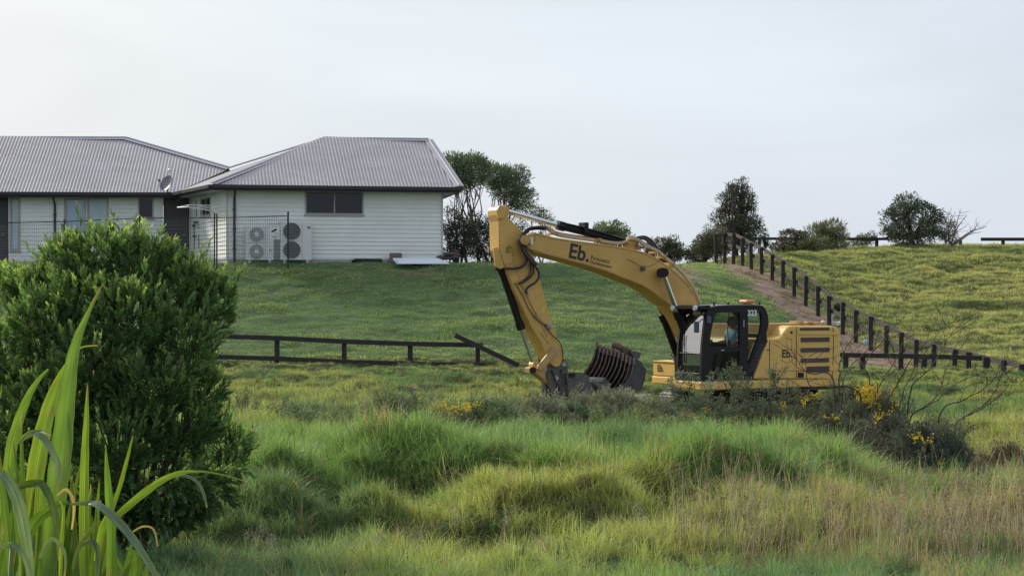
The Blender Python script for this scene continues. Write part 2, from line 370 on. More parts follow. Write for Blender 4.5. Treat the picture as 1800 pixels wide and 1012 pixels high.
def scatter(name, coll, X, Y, Z, scale, tint, label=None, cat=None, tilt=.12):
    N = len(X); me = bpy.data.meshes.new(name); me.vertices.add(N)
    me.vertices.foreach_set('co', np.stack([X, Y, Z], -1).astype(np.float32).ravel())
    rot = np.stack([rng.normal(0, tilt, N), rng.normal(0, tilt, N), rng.uniform(0, 6.283, N)], -1)
    for an, av in (('rot', rot), ('tint', tint)):
        a = me.attributes.new(an, 'FLOAT_VECTOR', 'POINT'); a.data.foreach_set('vector', av.astype(np.float32).ravel())
    a = me.attributes.new('scl', 'FLOAT_VECTOR', 'POINT'); a.data.foreach_set('vector', np.asarray(scale).astype(np.float32).ravel())
    o = bpy.data.objects.new(name, me); COL.objects.link(o)
    ng = bpy.data.node_groups.new(name, 'GeometryNodeTree')
    ng.interface.new_socket('Geometry', in_out='INPUT', socket_type='NodeSocketGeometry')
    ng.interface.new_socket('Geometry', in_out='OUTPUT', socket_type='NodeSocketGeometry')
    gi = ng.nodes.new('NodeGroupInput'); go = ng.nodes.new('NodeGroupOutput')
    ip = ng.nodes.new('GeometryNodeInstanceOnPoints'); ci = ng.nodes.new('GeometryNodeCollectionInfo')
    ci.inputs['Collection'].default_value = coll; ci.inputs['Separate Children'].default_value = True; ci.inputs['Reset Children'].default_value = True
    ip.inputs['Pick Instance'].default_value = True
    def att(nm):
        q = ng.nodes.new('GeometryNodeInputNamedAttribute'); q.data_type = 'FLOAT_VECTOR'; q.inputs['Name'].default_value = nm
        return [s for s in q.outputs if s.enabled and s.name == 'Attribute'][0]
    L = ng.links
    rv = ng.nodes.new('FunctionNodeRandomValue'); rv.data_type = 'INT'
    rv.inputs[4].default_value = 0; rv.inputs[5].default_value = len(coll.objects) - 1
    L.new([s for s in rv.outputs if s.enabled][0], ip.inputs['Instance Index'])
    e2r = ng.nodes.new('FunctionNodeEulerToRotation'); L.new(att('rot'), e2r.inputs[0]); L.new(e2r.outputs[0], ip.inputs['Rotation'])
    L.new(att('scl'), ip.inputs['Scale'])
    L.new(gi.outputs[0], ip.inputs['Points']); L.new(ci.outputs[0], ip.inputs['Instance']); L.new(ip.outputs[0], go.inputs[0])
    md = o.modifiers.new('clumps', 'NODES'); md.node_group = ng
    return tag(o, label, cat, kind='stuff')
def field(y0, y1, dens, margin=1.5, k=.31):
    N = int(((y1 ** 2 - y0 ** 2) * k + 2 * margin * (y1 - y0)) * dens)
    Y = np.sqrt(rng.uniform(y0 ** 2, y1 ** 2, int(N))); X = rng.uniform(-1, 1, len(Y)) * (k * Y + margin)
    return X, Y
def lerp(a, b, t): return np.array(a) * (1 - t[:, None]) + np.array(b) * t[:, None]
yel, grn, blu, dry = (.335, .385, .145), (.190, .310, .120), (.120, .230, .125), (.40, .34, .21)
def tints(X, Y, dryness=0.0, yell=.5):
    t = smooth01(.5 + 1.5 * vnoise(X * .33 + 5, Y * .4) + .8 * vnoise(X * 1.1, Y * 1.2 + 9) + (yell - .5))
    c = lerp(grn, yel, t); q = smooth01(vnoise(X * .45 + 30, Y * .5) * 3)
    c = lerp((0, 0, 0), (1, 1, 1), 1 - q * .8) * c + lerp((0, 0, 0), blu, q * .8)
    dr = np.zeros(len(X)) + dryness; pick = rng.random(len(X)) < dr
    c[pick] = np.array(dry) * rng.uniform(.6, 1.2, (pick.sum(), 1))
    return c * rng.uniform(.8, 1.2, (len(X), 1))
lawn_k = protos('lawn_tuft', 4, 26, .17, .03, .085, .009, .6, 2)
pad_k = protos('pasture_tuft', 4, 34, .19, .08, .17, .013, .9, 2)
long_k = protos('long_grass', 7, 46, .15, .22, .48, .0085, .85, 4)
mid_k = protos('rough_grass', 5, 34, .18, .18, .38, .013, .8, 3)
# near long grass
X, Y = field(13, 34, 62, 3.5)
ex_ = []
for (tpx, tY, rx_, ry_, hh_) in TUSS:            # the steep sides of the tussock mounds carry as much grass as the flat ground
    a_ = rng.uniform(0, 2 * np.pi, 150); q_ = rng.uniform(.45, 1.15, 150); ex_.append(np.stack([(tpx - HX) / F * tY + np.cos(a_) * q_ * rx_, tY + np.sin(a_) * q_ * ry_], 1))
ex_ = np.concatenate(ex_); X = np.concatenate([X, ex_[:, 0]]); Y = np.concatenate([Y, ex_[:, 1]]); l, p, d, r = zones(X, Y)
e = 0.5 + vnoise(X * .62 + 3, Y * .75)
dryw = .05 + .35 * smooth01((X / Y - .13) / .1) * smooth01((34 - Y) / 3)
yellow = np.where(Y < 20.6 + .5 * np.sin(X * 1.3), .74, .22) + .28 * smooth01(vnoise(X * .5 + 80, Y * .6) * 3)
sc = rng.uniform(.5, 1.3, len(X)) * (1 + .35 * vnoise(X * 2.6 + 90, Y * 2.6)) * np.where(Y < 20.6, .66, .9)
scatter('long_grass', long_k, X, Y, hgt(X, Y) - .03, np.stack([sc, sc, sc], -1), tints(X, Y, dryw, yellow), tilt=.16)
# rough grass up to the field fence
X, Y = field(34, 56.5, 42); l, p, d, r = zones(X, Y); keep = r > .3
ex = np.hypot((X - 6.0), (Y - 45)) ; keep &= ex > 2.0
X, Y = X[keep], Y[keep]
brt = smooth01((Y - 40) / 6)
sc = rng.uniform(.6, 1.15, len(X)) * (1 - .45 * brt - .2 * smooth01((Y - 50) / 2))
tt = tints(X, Y, .14 - .10 * brt, .42 + .45 * brt)
scatter('rough_grass', mid_k, X, Y, hgt(X, Y) - .03, np.stack([sc, sc, sc * .95], -1), tt, tilt=.14)
# broad-leaved weeds in the rough grass
weed_k = protos('weed', 4, 16, .10, .10, .30, .035, 1.1, 3)
X, Y = field(16, 52, 2.2); l, p, d, r = zones(X, Y); keep = (r > .5) & (vnoise(X * .5 + 60, Y * .5) > .02); X, Y = X[keep], Y[keep]
sc = rng.uniform(.5, 1.1, len(X)) * np.where(Y < 24, .7, 1)
scatter('broad_weeds', weed_k, X, Y, hgt(X, Y) + .04, np.stack([sc, sc, sc], -1), lerp((.10, .17, .07), (.24, .26, .12), rng.random(len(X))), tilt=.2)
# low woody weeds and seedling gorse in the rough belt in front of the excavator
def sprig_kind(h, nst, spread, nl):
    B_, D_ = [], []
    for i in range(nst):
        a = rng.uniform(0, 6.28); e_ = np.array([math.cos(a) * spread * rng.random(), math.sin(a) * spread * rng.random(), h * rng.uniform(.6, 1)]); u = rng.random(nl) ** .7
        q = e_ * u[:, None] + rng.normal(0, .035, (nl, 3)); B_.append(q); D_.append(unit(rng.normal(size=(nl, 3))) + np.array([0, 0, .8]))
    B_ = np.concatenate(B_); D_ = np.concatenate(D_); N = len(B_); return leaves(B_, D_, rng.uniform(.035, .075, N), rng.uniform(.010, .016, N), rng.uniform(.5, 1.4, (N, 1)) * np.ones((1, 3)))
def unit(v): return v / np.maximum(np.linalg.norm(v, axis=-1, keepdims=True), 1e-9)
def leaves(base, dirv, length, width, col, side=None, bend=0.0):
    """one folded lance-shaped leaf per row: 2 quads (6 vertices)"""
    N = len(base); dirv = unit(dirv)
    if side is None: side = rng.normal(size=(N, 3))
    side = unit(np.cross(dirv, side)); nrm = np.cross(side, dirv)
    length = np.asarray(length).reshape(-1, 1); width = np.asarray(width).reshape(-1, 1)
    tip = base + dirv * length + np.array([0, 0, -1.0]) * bend * length
    m1 = base + dirv * length * .35 ; m2 = base + dirv * length * .72 + np.array([0, 0, -1.0]) * bend * length * .4
    w = side * width * .5; k = nrm * width * .12
    V_ = np.stack([base, m1 - w + k, m2 - w * .8 + k, tip, m2 + w * .8 + k, m1 + w + k], 1).reshape(-1, 3)
    i = np.arange(N)[:, None] * 6
    Fc = np.concatenate([np.concatenate([i, i + 1, i + 2, i + 3], 1), np.concatenate([i, i + 3, i + 4, i + 5], 1)], 0)
    return V_, Fc, np.repeat(col, 6, axis=0)
wk = bpy.data.collections.new('woody_weed_kinds')
for i in range(5):
    V_, F_, S_ = sprig_kind(.62, 9, .24, 110); o = np_mesh('woody_weed', V_, F_, GRASS, attrs={'shade': S_}); COL.objects.unlink(o); wk.objects.link(o)
N = 900; px_ = rng.uniform(415, 1700, N); Y = rng.uniform(31.2, 37.5, N); lo = (px_ > 1380); Y[lo] = rng.uniform(27.6, 35.5, lo.sum()); X = (px_ - HX) / F * Y
keep = (vnoise(X * .7 + 21, Y * .7) > -.12) ; keep &= ~((px_ < 1120) & ((rng.random(N) < .5) | (vnoise(X * 1.1 + 50, Y * 1.1) < 0))); X, Y = X[keep], Y[keep]
sc = rng.uniform(.55, 1.15, len(X)); wt = lerp((.135, .185, .090), (.22, .20, .12), rng.random(len(X)) ** 1.5)
scatter('woody_weeds', wk, X, Y, hgt(X, Y) - .02, np.stack([sc, sc, sc], -1), wt * rng.uniform(.7, 1.2, (len(X), 1)), tilt=.2)
# lawn
X, Y = field(54.5, 84, 38); l, p, d, r = zones(X, Y); keep = (l > rng.random(len(X)) * .9) & ~((Y > 67.2) & (X < -1.5)); X, Y = X[keep], Y[keep]
sc = rng.uniform(.7, 1.3, len(X)) * (1 + .7 * smooth01(vnoise(X * .5, Y * 1.4) * 3))
lt = lerp((.190, .300, .150), (.330, .425, .215), smooth01(.35 + 1.3 * vnoise(X * .4 + 4, Y * .9) + .35 * smooth01((X - 2) / 5) + .5 * smooth01((58.5 - Y) / 3)))
scatter('lawn_grass', lawn_k, X, Y, hgt(X, Y) - .01, np.stack([sc, sc, sc], -1), lt * rng.uniform(.75, 1.25, (len(X), 1)), tilt=.1)
# pasture on the hill
X, Y = field(51, 96, 24); l, p, d, r = zones(X, Y); keep = p > rng.random(len(X)) * .8; X, Y = X[keep], Y[keep]
sc = rng.uniform(.7, 1.25, len(X))
pt = lerp((.31, .37, .165), (.45, .465, .22), smooth01(.5 + 1.6 * vnoise(X * .4 + 14, Y * .6) + .7 * vnoise(X * 1.5, Y * 2)))
scatter('pasture_grass', pad_k, X, Y, hgt(X, Y) - .02, np.stack([sc, sc, sc], -1), pt * rng.uniform(.8, 1.2, (len(X), 1)), tilt=.15)
# sparse tufts in the dirt strip
X, Y = field(55, 90, 9); l, p, d, r = zones(X, Y); keep = (d > .4) & (rng.random(len(X)) < .5) & ~((Y > 67.2) & (X < -1.5)); X, Y = X[keep], Y[keep]
sc = rng.uniform(.5, 1.2, len(X))
scatter('dry_tufts', pad_k, X, Y, hgt(X, Y) - .02, np.stack([sc, sc, sc], -1), lerp((.11, .12, .04), (.22, .17, .10), rng.random(len(X))), tilt=.3)

# ---------------------------------------------------------------- materials
M_wall = mat('weatherboard_paint', (.80, .82, .79), .55, .06, .9)
M_trim = mat('trim_paint', (.52, .50, .46), .5, .05, 3)
M_roof = mat('roof_steel', (.37, .355, .37), .62, .10, .8, spec=.3, stretch=(1, 1, 3))
M_flash = mat('roof_flashing', (.42, .41, .44), .6, .08, 2)
M_gut = mat('gutter_steel', (.022, .022, .026), .45, .2, 4)
M_soff = mat('soffit_board', (.40, .39, .38), .7, .06, 3)
M_conc = mat('concrete', (.42, .42, .40), .9, .18, 6, bump=.3)
M_glassd = mat('window_glass', (.009, .012, .020), .04, .2, .7, spec=.4)
M_skypane = mat('painted_sky_pane', (.30, .42, .56), .10, .06, 1.5, spec=.8)  # pale blue base colour stands in for sky reflected in the pane
M_frost = mat('frosted_glass', (.46, .56, .60), .25, .12, 2.0, spec=.6)
M_frame = mat('window_frame', (.38, .36, .34), .5, .06, 4)
M_door = mat('dark_door', (.045, .042, .052), .5, .2, 3)
M_white = mat('white_enamel', (.66, .67, .66), .4, .05, 5)
M_grey = mat('grey_metal', (.30, .31, .32), .45, .15, 6)
M_black = mat('black_steel', (.016, .016, .018), .5, .3, 6)
M_wood = mat('dark_stained_wood', (.026, .021, .021), .75, .35, 7, bump=.5, stretch=(1, 1, 6))
M_woodl = mat('weathered_wood', (.16, .125, .10), .85, .35, 6, bump=.5, stretch=(3, 3, 1))
M_bark = mat('bark', (.075, .060, .050), .9, .3, 9, bump=.5)

# ---------------------------------------------------------------- house
GZ = zr(462, 67.5)                               # floor level of the house pad
house = thing('house', (-8, 70, GZ), 'single storey house with cream weatherboards and a grey corrugated hip roof on the crest', 'house')
A = P(372, 325, 66.8); C = P(808, 330, 68.5); B = P(307, 339, 72.0)
EZ = A.z; C.z = EZ; B.z = EZ
Lr = P(570, 245, 71.5); Rr = P(753, 247, 72.0); Rr.z = Lr.z
Vv = P(403, 297, 73.26)
E0 = P(-330, 338, 71.0); E0.z = EZ
G2 = P(221, 244, 76.0); G1 = P(-420, 243, 75.6); G1.z = G2.z
pn = (B - E0).cross(G2 - E0); rd = Vector(((403 - HX) / F, 1, (HY - 297) / F)); rc = Vector((0, 0, CZ))
Vv = rc + rd * ((E0 - rc).dot(pn) / rd.dot(pn))
D = Vector((-3.2, 76.6, EZ))
def clip_col(poly, u):
    ys = []
    for i in range(len(poly)):
        (x0, y0), (x1, y1) = poly[i], poly[(i + 1) % len(poly)]
        if (x0 - u) * (x1 - u) <= 0 and abs(x1 - x0) > 1e-9: ys.append(y0 + (y1 - y0) * (u - x0) / (x1 - x0))
    return (min(ys), max(ys)) if len(ys) >= 2 else None
def corrug(name, poly3, pitch=.125, amp=.0115, parent=None):
    """corrugated steel: waves run up the slope; poly3[0]->poly3[1] is the eave"""
    o = poly3[0]; u = (poly3[1] - o).normalized(); nrm = u.cross(poly3[2] - o).normalized()
    if nrm.z < 0: nrm = -nrm
    v = nrm.cross(u)
    if v.z < 0: v = -v
    pl = [((q - o).dot(u), (q - o).dot(v)) for q in poly3]
    u0, u1 = min(a for a, b in pl) + 1e-4, max(a for a, b in pl) - 1e-4
    nst = int((u1 - u0) / (pitch / 6)); m = MB(); vs = []; fs = []
    for k in range(nst + 1):
        uu = u0 + (u1 - u0) * k / nst; r = clip_col(pl, uu)
        if r is None: r = (0, 0)
        off = amp * math.cos(2 * math.pi * uu / pitch)
        for vv in r: vs.append(o + u * uu + v * vv + nrm * off)
        if k: fs.append((2 * k - 2, 2 * k, 2 * k + 1, 2 * k - 1))
    m.add(vs, fs)
    return m.build(name, M_roof, parent, smooth=True), nrm
roofN, _ = corrug('roof', [A, C, Rr, Lr], parent=house)
roofL, _ = corrug('roof', [B, A, Lr, Vv], parent=house)
roofF, _ = corrug('roof', [E0, B, Vv, G2, G1], parent=house)
m = MB(); m.add([C, D, Rr], [(0, 1, 2)]); m.add([D, Vector((-12, 84, EZ)), Vv + Vector((0, 3, 0)), Lr, Rr], [(0, 1, 2, 3, 4)])
m.add([G1, G2, Vv + Vector((-.5, 8, -1)), Vector((-40, 86, EZ))], [(0, 1, 2, 3)]); m.add([G2, Vv, Vv + Vector((-.5, 8, -1))], [(0, 1, 2)])
m.build('roof', M_roof, house)
for a, b in ((Lr, Rr), (Lr, A + (Lr - A) * .01), (Rr, C + (Rr - C) * .01), (G1, G2), (G2, Vv), (Lr, Vv)):
    m = MB(); up = Vector((0, -.35, .94)); d = (b - a).normalized(); sd_ = d.cross(up).normalized()
    # folded flashing: two leaves and a small roll
    o = Vector((0, -.01, .035))
    m.bar(a + o + sd_ * .085, b + o + sd_ * .085, .17, .012, up=(0, -.45, .9)); m.bar(a + o - sd_ * .085, b + o - sd_ * .085, .17, .012, up=(0, -.2, .97))
    m.tube([a + o + Vector((0, 0, .03)), b + o + Vector((0, 0, .03))], .028, 6)
    m.build('ridge_cap', M_flash, house)
# gutters and fascia
def gutter(a, b, outward):
    o = Vector(outward).normalized()
    m = MB(); m.bar(a + o * .06 - Vector((0, 0, .045)), b + o * .06 - Vector((0, 0, .045)), .12, .115)
    m.build('gutter', M_gut, house)
    m = MB(); m.bar(a - o * .03 - Vector((0, 0, .10)), b - o * .03 - Vector((0, 0, .10)), .03, .17); m.build('fascia', M_gut, house)
fdir = (C - A).normalized(); fn = Vector((fdir.y, -fdir.x, 0))        # outward normal of the near wing front
sdir = (B - A).normalized(); sn = Vector((-sdir.y, sdir.x, 0))
if sn.x > 0: sn = -sn
gutter(A, C, fn); gutter(A, B, sn); gutter(E0, B, (0.02, -1, 0)); gutter(C, D, (1, 0, 0))
# soffits
m = MB(); zc = Vector((0, 0, -.16)); i1 = A - fn * .62 - sn * .62
m.add([A + zc, C + zc, D + zc, B + zc + Vector((3, 0, 0)), B + zc], [(0, 1, 2, 3, 4)])
m.add([E0 + zc, B + zc, B + zc + Vector((0, 3, 0)), E0 + zc + Vector((0, 3, 0))], [(0, 1, 2, 3)]); m.build('soffit', M_soff, house)
# walls: lapped boards around the openings
def lap(m, o, ud, nd_, u0, u1, z0, z1, pitch=.150, phase=0.0):
    k = math.floor((z0 - phase) / pitch); z = phase + k * pitch
    while z < z1 - 1e-4:
        a = max(z, z0); b = min(z + pitch, z1)
        if b - a > .004:
            ta = .026 * (1 - (a - z) / pitch) + .004; tb = .026 * (1 - (b - z) / pitch) + .004
            q = [o + ud * u0 + nd_ * ta, o + ud * u1 + nd_ * ta, o + ud * u1 + nd_ * tb, o + ud * u0 + nd_ * tb]
            zs = [a, a, b, b]; vs = [v + Vector((0, 0, zz)) for v, zz in zip(q, zs)]
            vs += [o + ud * u0 + Vector((0, 0, a)), o + ud * u1 + Vector((0, 0, a))]
            m.add(vs, [(0, 1, 2, 3), (4, 5, 1, 0)])
        z += pitch
def boards(name, o, ud, nd_, L, z0, z1, holes, mt=None, base=.30):
    m = MB(); us = sorted({0, L} | {h for q in holes for h in q[:2]})
    for a, b in zip(us[:-1], us[1:]):
        hs = sorted([(q[2], q[3]) for q in holes if q[0] <= a + 1e-6 and q[1] >= b - 1e-6]); z = z0
        for h0, h1 in hs:
            if h0 > z: lap(m, o, ud, nd_, a, b, z, h0)
            z = max(z, h1)
        if z < z1: lap(m, o, ud, nd_, a, b, z, z1)
    w = m.build(name, mt or M_wall, house)
    m = MB(); m.box(o + ud * L / 2 - nd_ * .12 + Vector((0, 0, (z0 - base) - .1)), (L, .2, base * 2 + .2 - .005), (ud, nd_, Vector((0, 0, 1))))
    m.build('foundation', M_conc, house)
    return w
def on_wall(o, nd_, px, py):                     # sight line of a pixel meets the wall plane
    d = Vector(((px - HX) / F, 1, (HY - py) / F)); c = Vector((0, 0, CZ)); t = (o - c).dot(nd_) / d.dot(nd_); return c + d * t
Z0 = Vector((0, 0, 0))
W0 = P(399, 462, 67.55); W0.z = 0
def wall_u(o, ud, nd_, px, py): q = on_wall(o, nd_, px, py); return (q - o).dot(ud), q.z
WTOP = EZ - .15; WBOT = GZ + .14
Lf = wall_u(W0, fdir, fn, 777, 400)[0]
hw = [wall_u(W0, fdir, fn, 536, 377), wall_u(W0, fdir, fn, 639, 334)]
hole = (hw[0][0], hw[1][0], hw[0][1], min(hw[1][1], WTOP))
def window(o, ud, nd_, h, panes, fw=.05, glass=None, label=None):
    u0, u1, z0, z1 = h; m = MB()
    def bx(a0, a1, b0, b1, dep=.05, out=.03): m.box(o + ud * (a0 + a1) / 2 + nd_ * (out - dep / 2 + .01) + Vector((0, 0, (b0 + b1) / 2)), (a1 - a0, dep, b1 - b0), (ud, nd_, Vector((0, 0, 1))))
    bx(u0, u0 + fw, z0, z1); bx(u1 - fw, u1, z0, z1); bx(u0 + fw, u1 - fw, z0, z0 + fw); bx(u0 + fw, u1 - fw, z1 - fw, z1)
    for k in range(1, panes): uu = u0 + (u1 - u0) * k / panes; bx(uu - fw * .45, uu + fw * .45, z0 + fw, z1 - fw)
    bx(u0 - .03, u1 + .03, z0 - .05, z0, .09, .06)
    w = m.build('window', M_frame, house)
    m = MB(); m.box(o + ud * (u0 + u1) / 2 + nd_ * -.03 + Vector((0, 0, (z0 + z1) / 2)), (u1 - u0 - .02, .012, z1 - z0 - .02), (ud, nd_, Vector((0, 0, 1))))
    p = m.build('pane', glass or M_glassd, w); MATRIX[w] = MATRIX[house]
    return w
boards('wall', W0, fdir, fn, Lf, WBOT, WTOP, [hole]); window(W0, fdir, fn, hole, 2, .055)
# corner boards
for uu in (0.0, Lf):
    m = MB(); m.box(W0 + fdir * uu + fn * .02 + Vector((0, 0, (WBOT + WTOP) / 2)), (.06, .06, WTOP - WBOT), (fdir, fn, Vector((0, 0, 1)))); m.build('corner_board', M_trim, house)
# side wall of the near wing
W1 = P(337, 455, 72.6); W1.z = 0
ud2 = (W0 - W1).normalized(); n2_ = Vector((ud2.y, -ud2.x, 0)); 
if n2_.x > 0: n2_ = -n2_
Ls = (W0 - W1).length
h0 = wall_u(W1, ud2, n2_, 354, 381); h1 = wall_u(W1, ud2, n2_, 371, 346)
hs = (h0[0], h1[0], h0[1], min(h1[1], WTOP))
boards('wall', W1, ud2, n2_, Ls, WBOT, WTOP, [hs]); window(W1, ud2, n2_, hs, 2, .05)
# left wing front wall
Wl = P(-330, 460, 71.7); Wl.z = 0; We = P(340, 460, 72.62); We.z = 0
ud3 = (We - Wl).normalized(); n3 = Vector((ud3.y, -ud3.x, 0)); L3 = (We - Wl).length
def H3(x0, x1, y0, y1): a = wall_u(Wl, ud3, n3, x0, y1); b = wall_u(Wl, ud3, n3, x1, y0); return (a[0], b[0], max(a[1], WBOT), min(b[1], WTOP))
o_door0 = H3(-60, 15, 346, 470); o_w1 = H3(17, 36, 348, 441); o_w2 = H3(113, 151, 349, 405); o_w3 = H3(153, 191, 346, 420); o_w4 = H3(243, 270, 348, 384); o_door = H3(287, 333, 347, 470)
boards('wall', Wl, ud3, n3, L3, WBOT, WTOP, [o_door0, o_w1, o_w2, o_w3, o_w4, o_door])
window(Wl, ud3, n3, o_w1, 1, .07, M_frost); window(Wl, ud3, n3, o_w2, 1, .06, M_skypane); window(Wl, ud3, n3, o_w3, 1, .06, M_frost); window(Wl, ud3, n3, o_w4, 1, .05)
for hh in (o_door0, o_door):
    m = MB(); m.box(Wl + ud3 * (hh[0] + hh[1]) / 2 - n3 * .10 + Vector((0, 0, (hh[2] + hh[3]) / 2)), (hh[1] - hh[0], .05, hh[3] - hh[2]), (ud3, n3, Vector((0, 0, 1))))
    for k in range(6):
        uu = hh[0] + (hh[1] - hh[0]) * (k + .5) / 6
        m.box(Wl + ud3 * uu - n3 * .07 + Vector((0, 0, (hh[2] + hh[3]) / 2)), (.012, .02, hh[3] - hh[2] - .1), (ud3, n3, Vector((0, 0, 1))))
    dd = m.build('door', M_door, house)
    m = MB(); q = Wl + ud3 * (hh[1] - .16) + Vector((0, 0, hh[2] + 1.0)); m.tube([q - n3 * .07, q + n3 * .01, q + n3 * .01 - ud3 * .1], .014, 6); m.build('handle', M_grey, dd)
m = MB(); q = Wl + ud3 * (o_door[1] + .06); m.box(q + n3 * .02 + Vector((0, 0, (WBOT + WTOP) / 2)), (.12, .06, WTOP - WBOT), (ud3, n3, Vector((0, 0, 1)))); m.build('door_frame', M_trim, house)
# remaining walls so the house is closed
m = MB(); c1 = W0 + fdir * Lf; dv = Vector((-.16, 1, 0))
m.prism([c1 + Vector((0, 0, WBOT)), c1 + dv * 8 + Vector((0, 0, WBOT)), c1 + dv * 8 + Vector((0, 0, WTOP)), c1 + Vector((0, 0, WTOP))], -fdir * .1); m.build('wall', M_wall, house)
# downpipes
def downpipe(px, oo, ud, nd_, z1=None):
    u = wall_u(oo, ud, nd_, px, 400)[0]; q = oo + ud * u
    m = MB(); zt = WTOP - .05
    m.tube([q + nd_ * .42 + Vector((0, 0, WTOP + .03)), q + nd_ * .38 + Vector((0, 0, zt - .05)), q + nd_ * .09 + Vector((0, 0, zt - .22)), q + nd_ * .08 + Vector((0, 0, zt - .4)), q + nd_ * .08 + Vector((0, 0, GZ - .02))], .042, 8)
    for zz in (GZ + .5, GZ + 1.2, GZ + 1.9): m.box(q + nd_ * .06 + Vector((0, 0, zz)), (.13, .07, .03), (ud, nd_, Vector((0, 0, 1))))
    m.build('downpipe', M_gut, house, smooth='auto')
downpipe(412, W0, fdir, fn); downpipe(97, Wl, ud3, n3)
m = MB()
for px, y0, y1 in ((347, 352, 380), (343, 392, 440), (350, 388, 402), (351, 412, 436)):
    a = on_wall(W1, n2_, px, y0) + n2_ * .05; b = on_wall(W1, n2_, px + .6, y1) + n2_ * .05; m.tube([a, (a + b) / 2 + ud2 * .03, b], .014, 6)
for px, py in ((347, 391), (344, 397), (345, 415)): m.box(on_wall(W1, n2_, px, py) + n2_ * .07, (.14, .1, .07), (ud2, n2_, Vector((0, 0, 1))))
m.build('wall_pipes', M_gut, house)
m = MB(); q = P(299, 297, 72.9); m.tube([q - Vector((0, 0, .2)), q + Vector((0, 0, .14))], .04, 10); m.tube([q - Vector((0, 0, .04)), q + Vector((0, 0, .02))], [.1, .045], 10); m.build('vent_pipe', M_white, house, smooth='auto')

# satellite dish
q = P(294.5, 324, 71.2); dish = thing('satellite_dish', P(311, 350, 71.5), 'grey satellite dish on an arm at the inner corner of the house eaves', 'satellite dish')
nrm = Vector((-.55, -.72, .42)).normalized(); a1 = nrm.cross(Vector((0, 0, 1))).normalized(); a2 = a1.cross(nrm)
m = MB(); vs = []; fs = []; NR, NS = 6, 24
for i in range(NR + 1):
    rr = i / NR
    for k in range(NS):
        th = 2 * math.pi * k / NS; vs.append(q + a1 * (.30 * rr * math.cos(th)) + a2 * (.33 * rr * math.sin(th)) + nrm * (.09 * rr * rr))
for i in range(NR):
    for k in range(NS): fs.append((i * NS + k, i * NS + (k + 1) % NS, (i + 1) * NS + (k + 1) % NS, (i + 1) * NS + k))
vs += [v - nrm * .015 for v in vs]; nn = len(vs) // 2; fs += [tuple(i + nn for i in f[::-1]) for f in fs]
m.add(vs, fs); M_dish = mat('dish_grey', (.16, .17, .19), .4, .1, 3); m.build('reflector', M_dish, dish, smooth=True)
m = MB(); hd = q + nrm * .42 - a2 * .06; m.tube([q - a2 * .33 + nrm * .05, hd], .012, 6); m.tube([hd - nrm * .05, hd + nrm * .07], .035, 8); m.build('receiver_arm', M_black, dish)
m = MB(); m.tube([q - nrm * .03, q - nrm * .12 - a2 * .25, P(313, 350, 71.6)], .025, 8); m.box(P(313.5, 350, 71.65), (.14, .06, .14)); m.build('mounting_arm', M_black, dish)

# heat pump outdoor units
def rot_ax(): return (fdir, fn, Vector((0, 0, 1)))
def heat_pump(x0, x1, y0, y1, fans, rad, label, dark, off=.55):
    o = W0 + fn * off; a = on_wall(o, fn, x0, y1); b = on_wall(o, fn, x1, y0); w = (b - a).dot(fdir); h = b.z - a.z
    base = a + fdir * w / 2; base.z = GZ - .02
    t = thing('heat_pump_unit', base, label, 'heat pump')
    mid = Vector((base.x, base.y, a.z + h / 2)); dep = .36
    m = MB(); m.box(mid - fn * dep / 2, (w, dep, h), rot_ax())
    m.build('casing', M_white, t, bevel=.02)
    m = MB(); uf = wall_u(o, fdir, fn, fans[0][0], fans[0][1])[0] - (a - o).dot(fdir)
    for (fx, fy) in fans:
        c = on_wall(o, fn, fx, fy) + fn * .012; rr = rad / 3360 * c.y
        m2 = MB(); pts = [c + fdir * (rr * math.cos(k * math.pi / 16)) + Vector((0, 0, rr * math.sin(k * math.pi / 16))) for k in range(33)]
        m2.prism(pts[:-1], fn * -.006); hub = m2.build('fan', dark, t)
        m2 = MB()
        for q_ in ([1.0, .84, .68, .52, .36] if rad < 14 else [1.0]):
            m2.tube([c + fn * .012 + (p - c) * q_ for p in pts], .0075, 5, cap=False)
        if rad < 14:
            for k in range(16): m2.tube([c + fn * .012 + (pts[2 * k] - c) * .3, c + fn * .014 + (pts[(2 * k + 3) % 32] - c)], .006, 4)
            m2.tube([c - fn * .004, c + fn * .03], rr * .3, 14)
        else:
            for k in range(-5, 6):
                zz = rr * k / 5.6; hw_ = math.sqrt(max(0, rr * rr - zz * zz)); m2.tube([c + fn * .016 - fdir * hw_ + Vector((0, 0, zz)), c + fn * .016 + fdir * hw_ + Vector((0, 0, zz))], .006, 4)
        m2.build('grille', M_white if rad < 14 else M_grey, t)
    # seams, feet, label patches
    m = MB(); xs = on_wall(o, fn, fans[0][0] + rad + 3, (y0 + y1) / 2) + fn * .004; m.box(xs, (.008, .008, h * .98), rot_ax())
    m.box(Vector((base.x, base.y, a.z + h * .5)) + fn * .004 - fdir * (w / 2 - (xs - a).dot(fdir) / 2), ((xs - a).dot(fdir), .008, .008), rot_ax()); m.build('seam', M_grey, t)
    for sg in (-.36, .36): m = MB(); m.box(base + fdir * w * sg - fn * dep / 2 + Vector((0, 0, (a.z - GZ + .04) / 2)), (.09, dep + .06, a.z - GZ + .03), rot_ax()); m.build('foot', M_conc, t)
    return t, o
M_fan = mat('fan_grey', (.14, .15, .165), .5, .2, 5); M_fan2 = mat('fan_grille_back', (.085, .09, .10), .5, .2, 5)  # flat grey discs behind the fan grilles
t1, oo = heat_pump(432, 481, 397, 457, [(451, 412), (451, 442)], 12.5, 'shorter heat pump unit with two round spiral fan grilles left of the camera sign', M_fan)
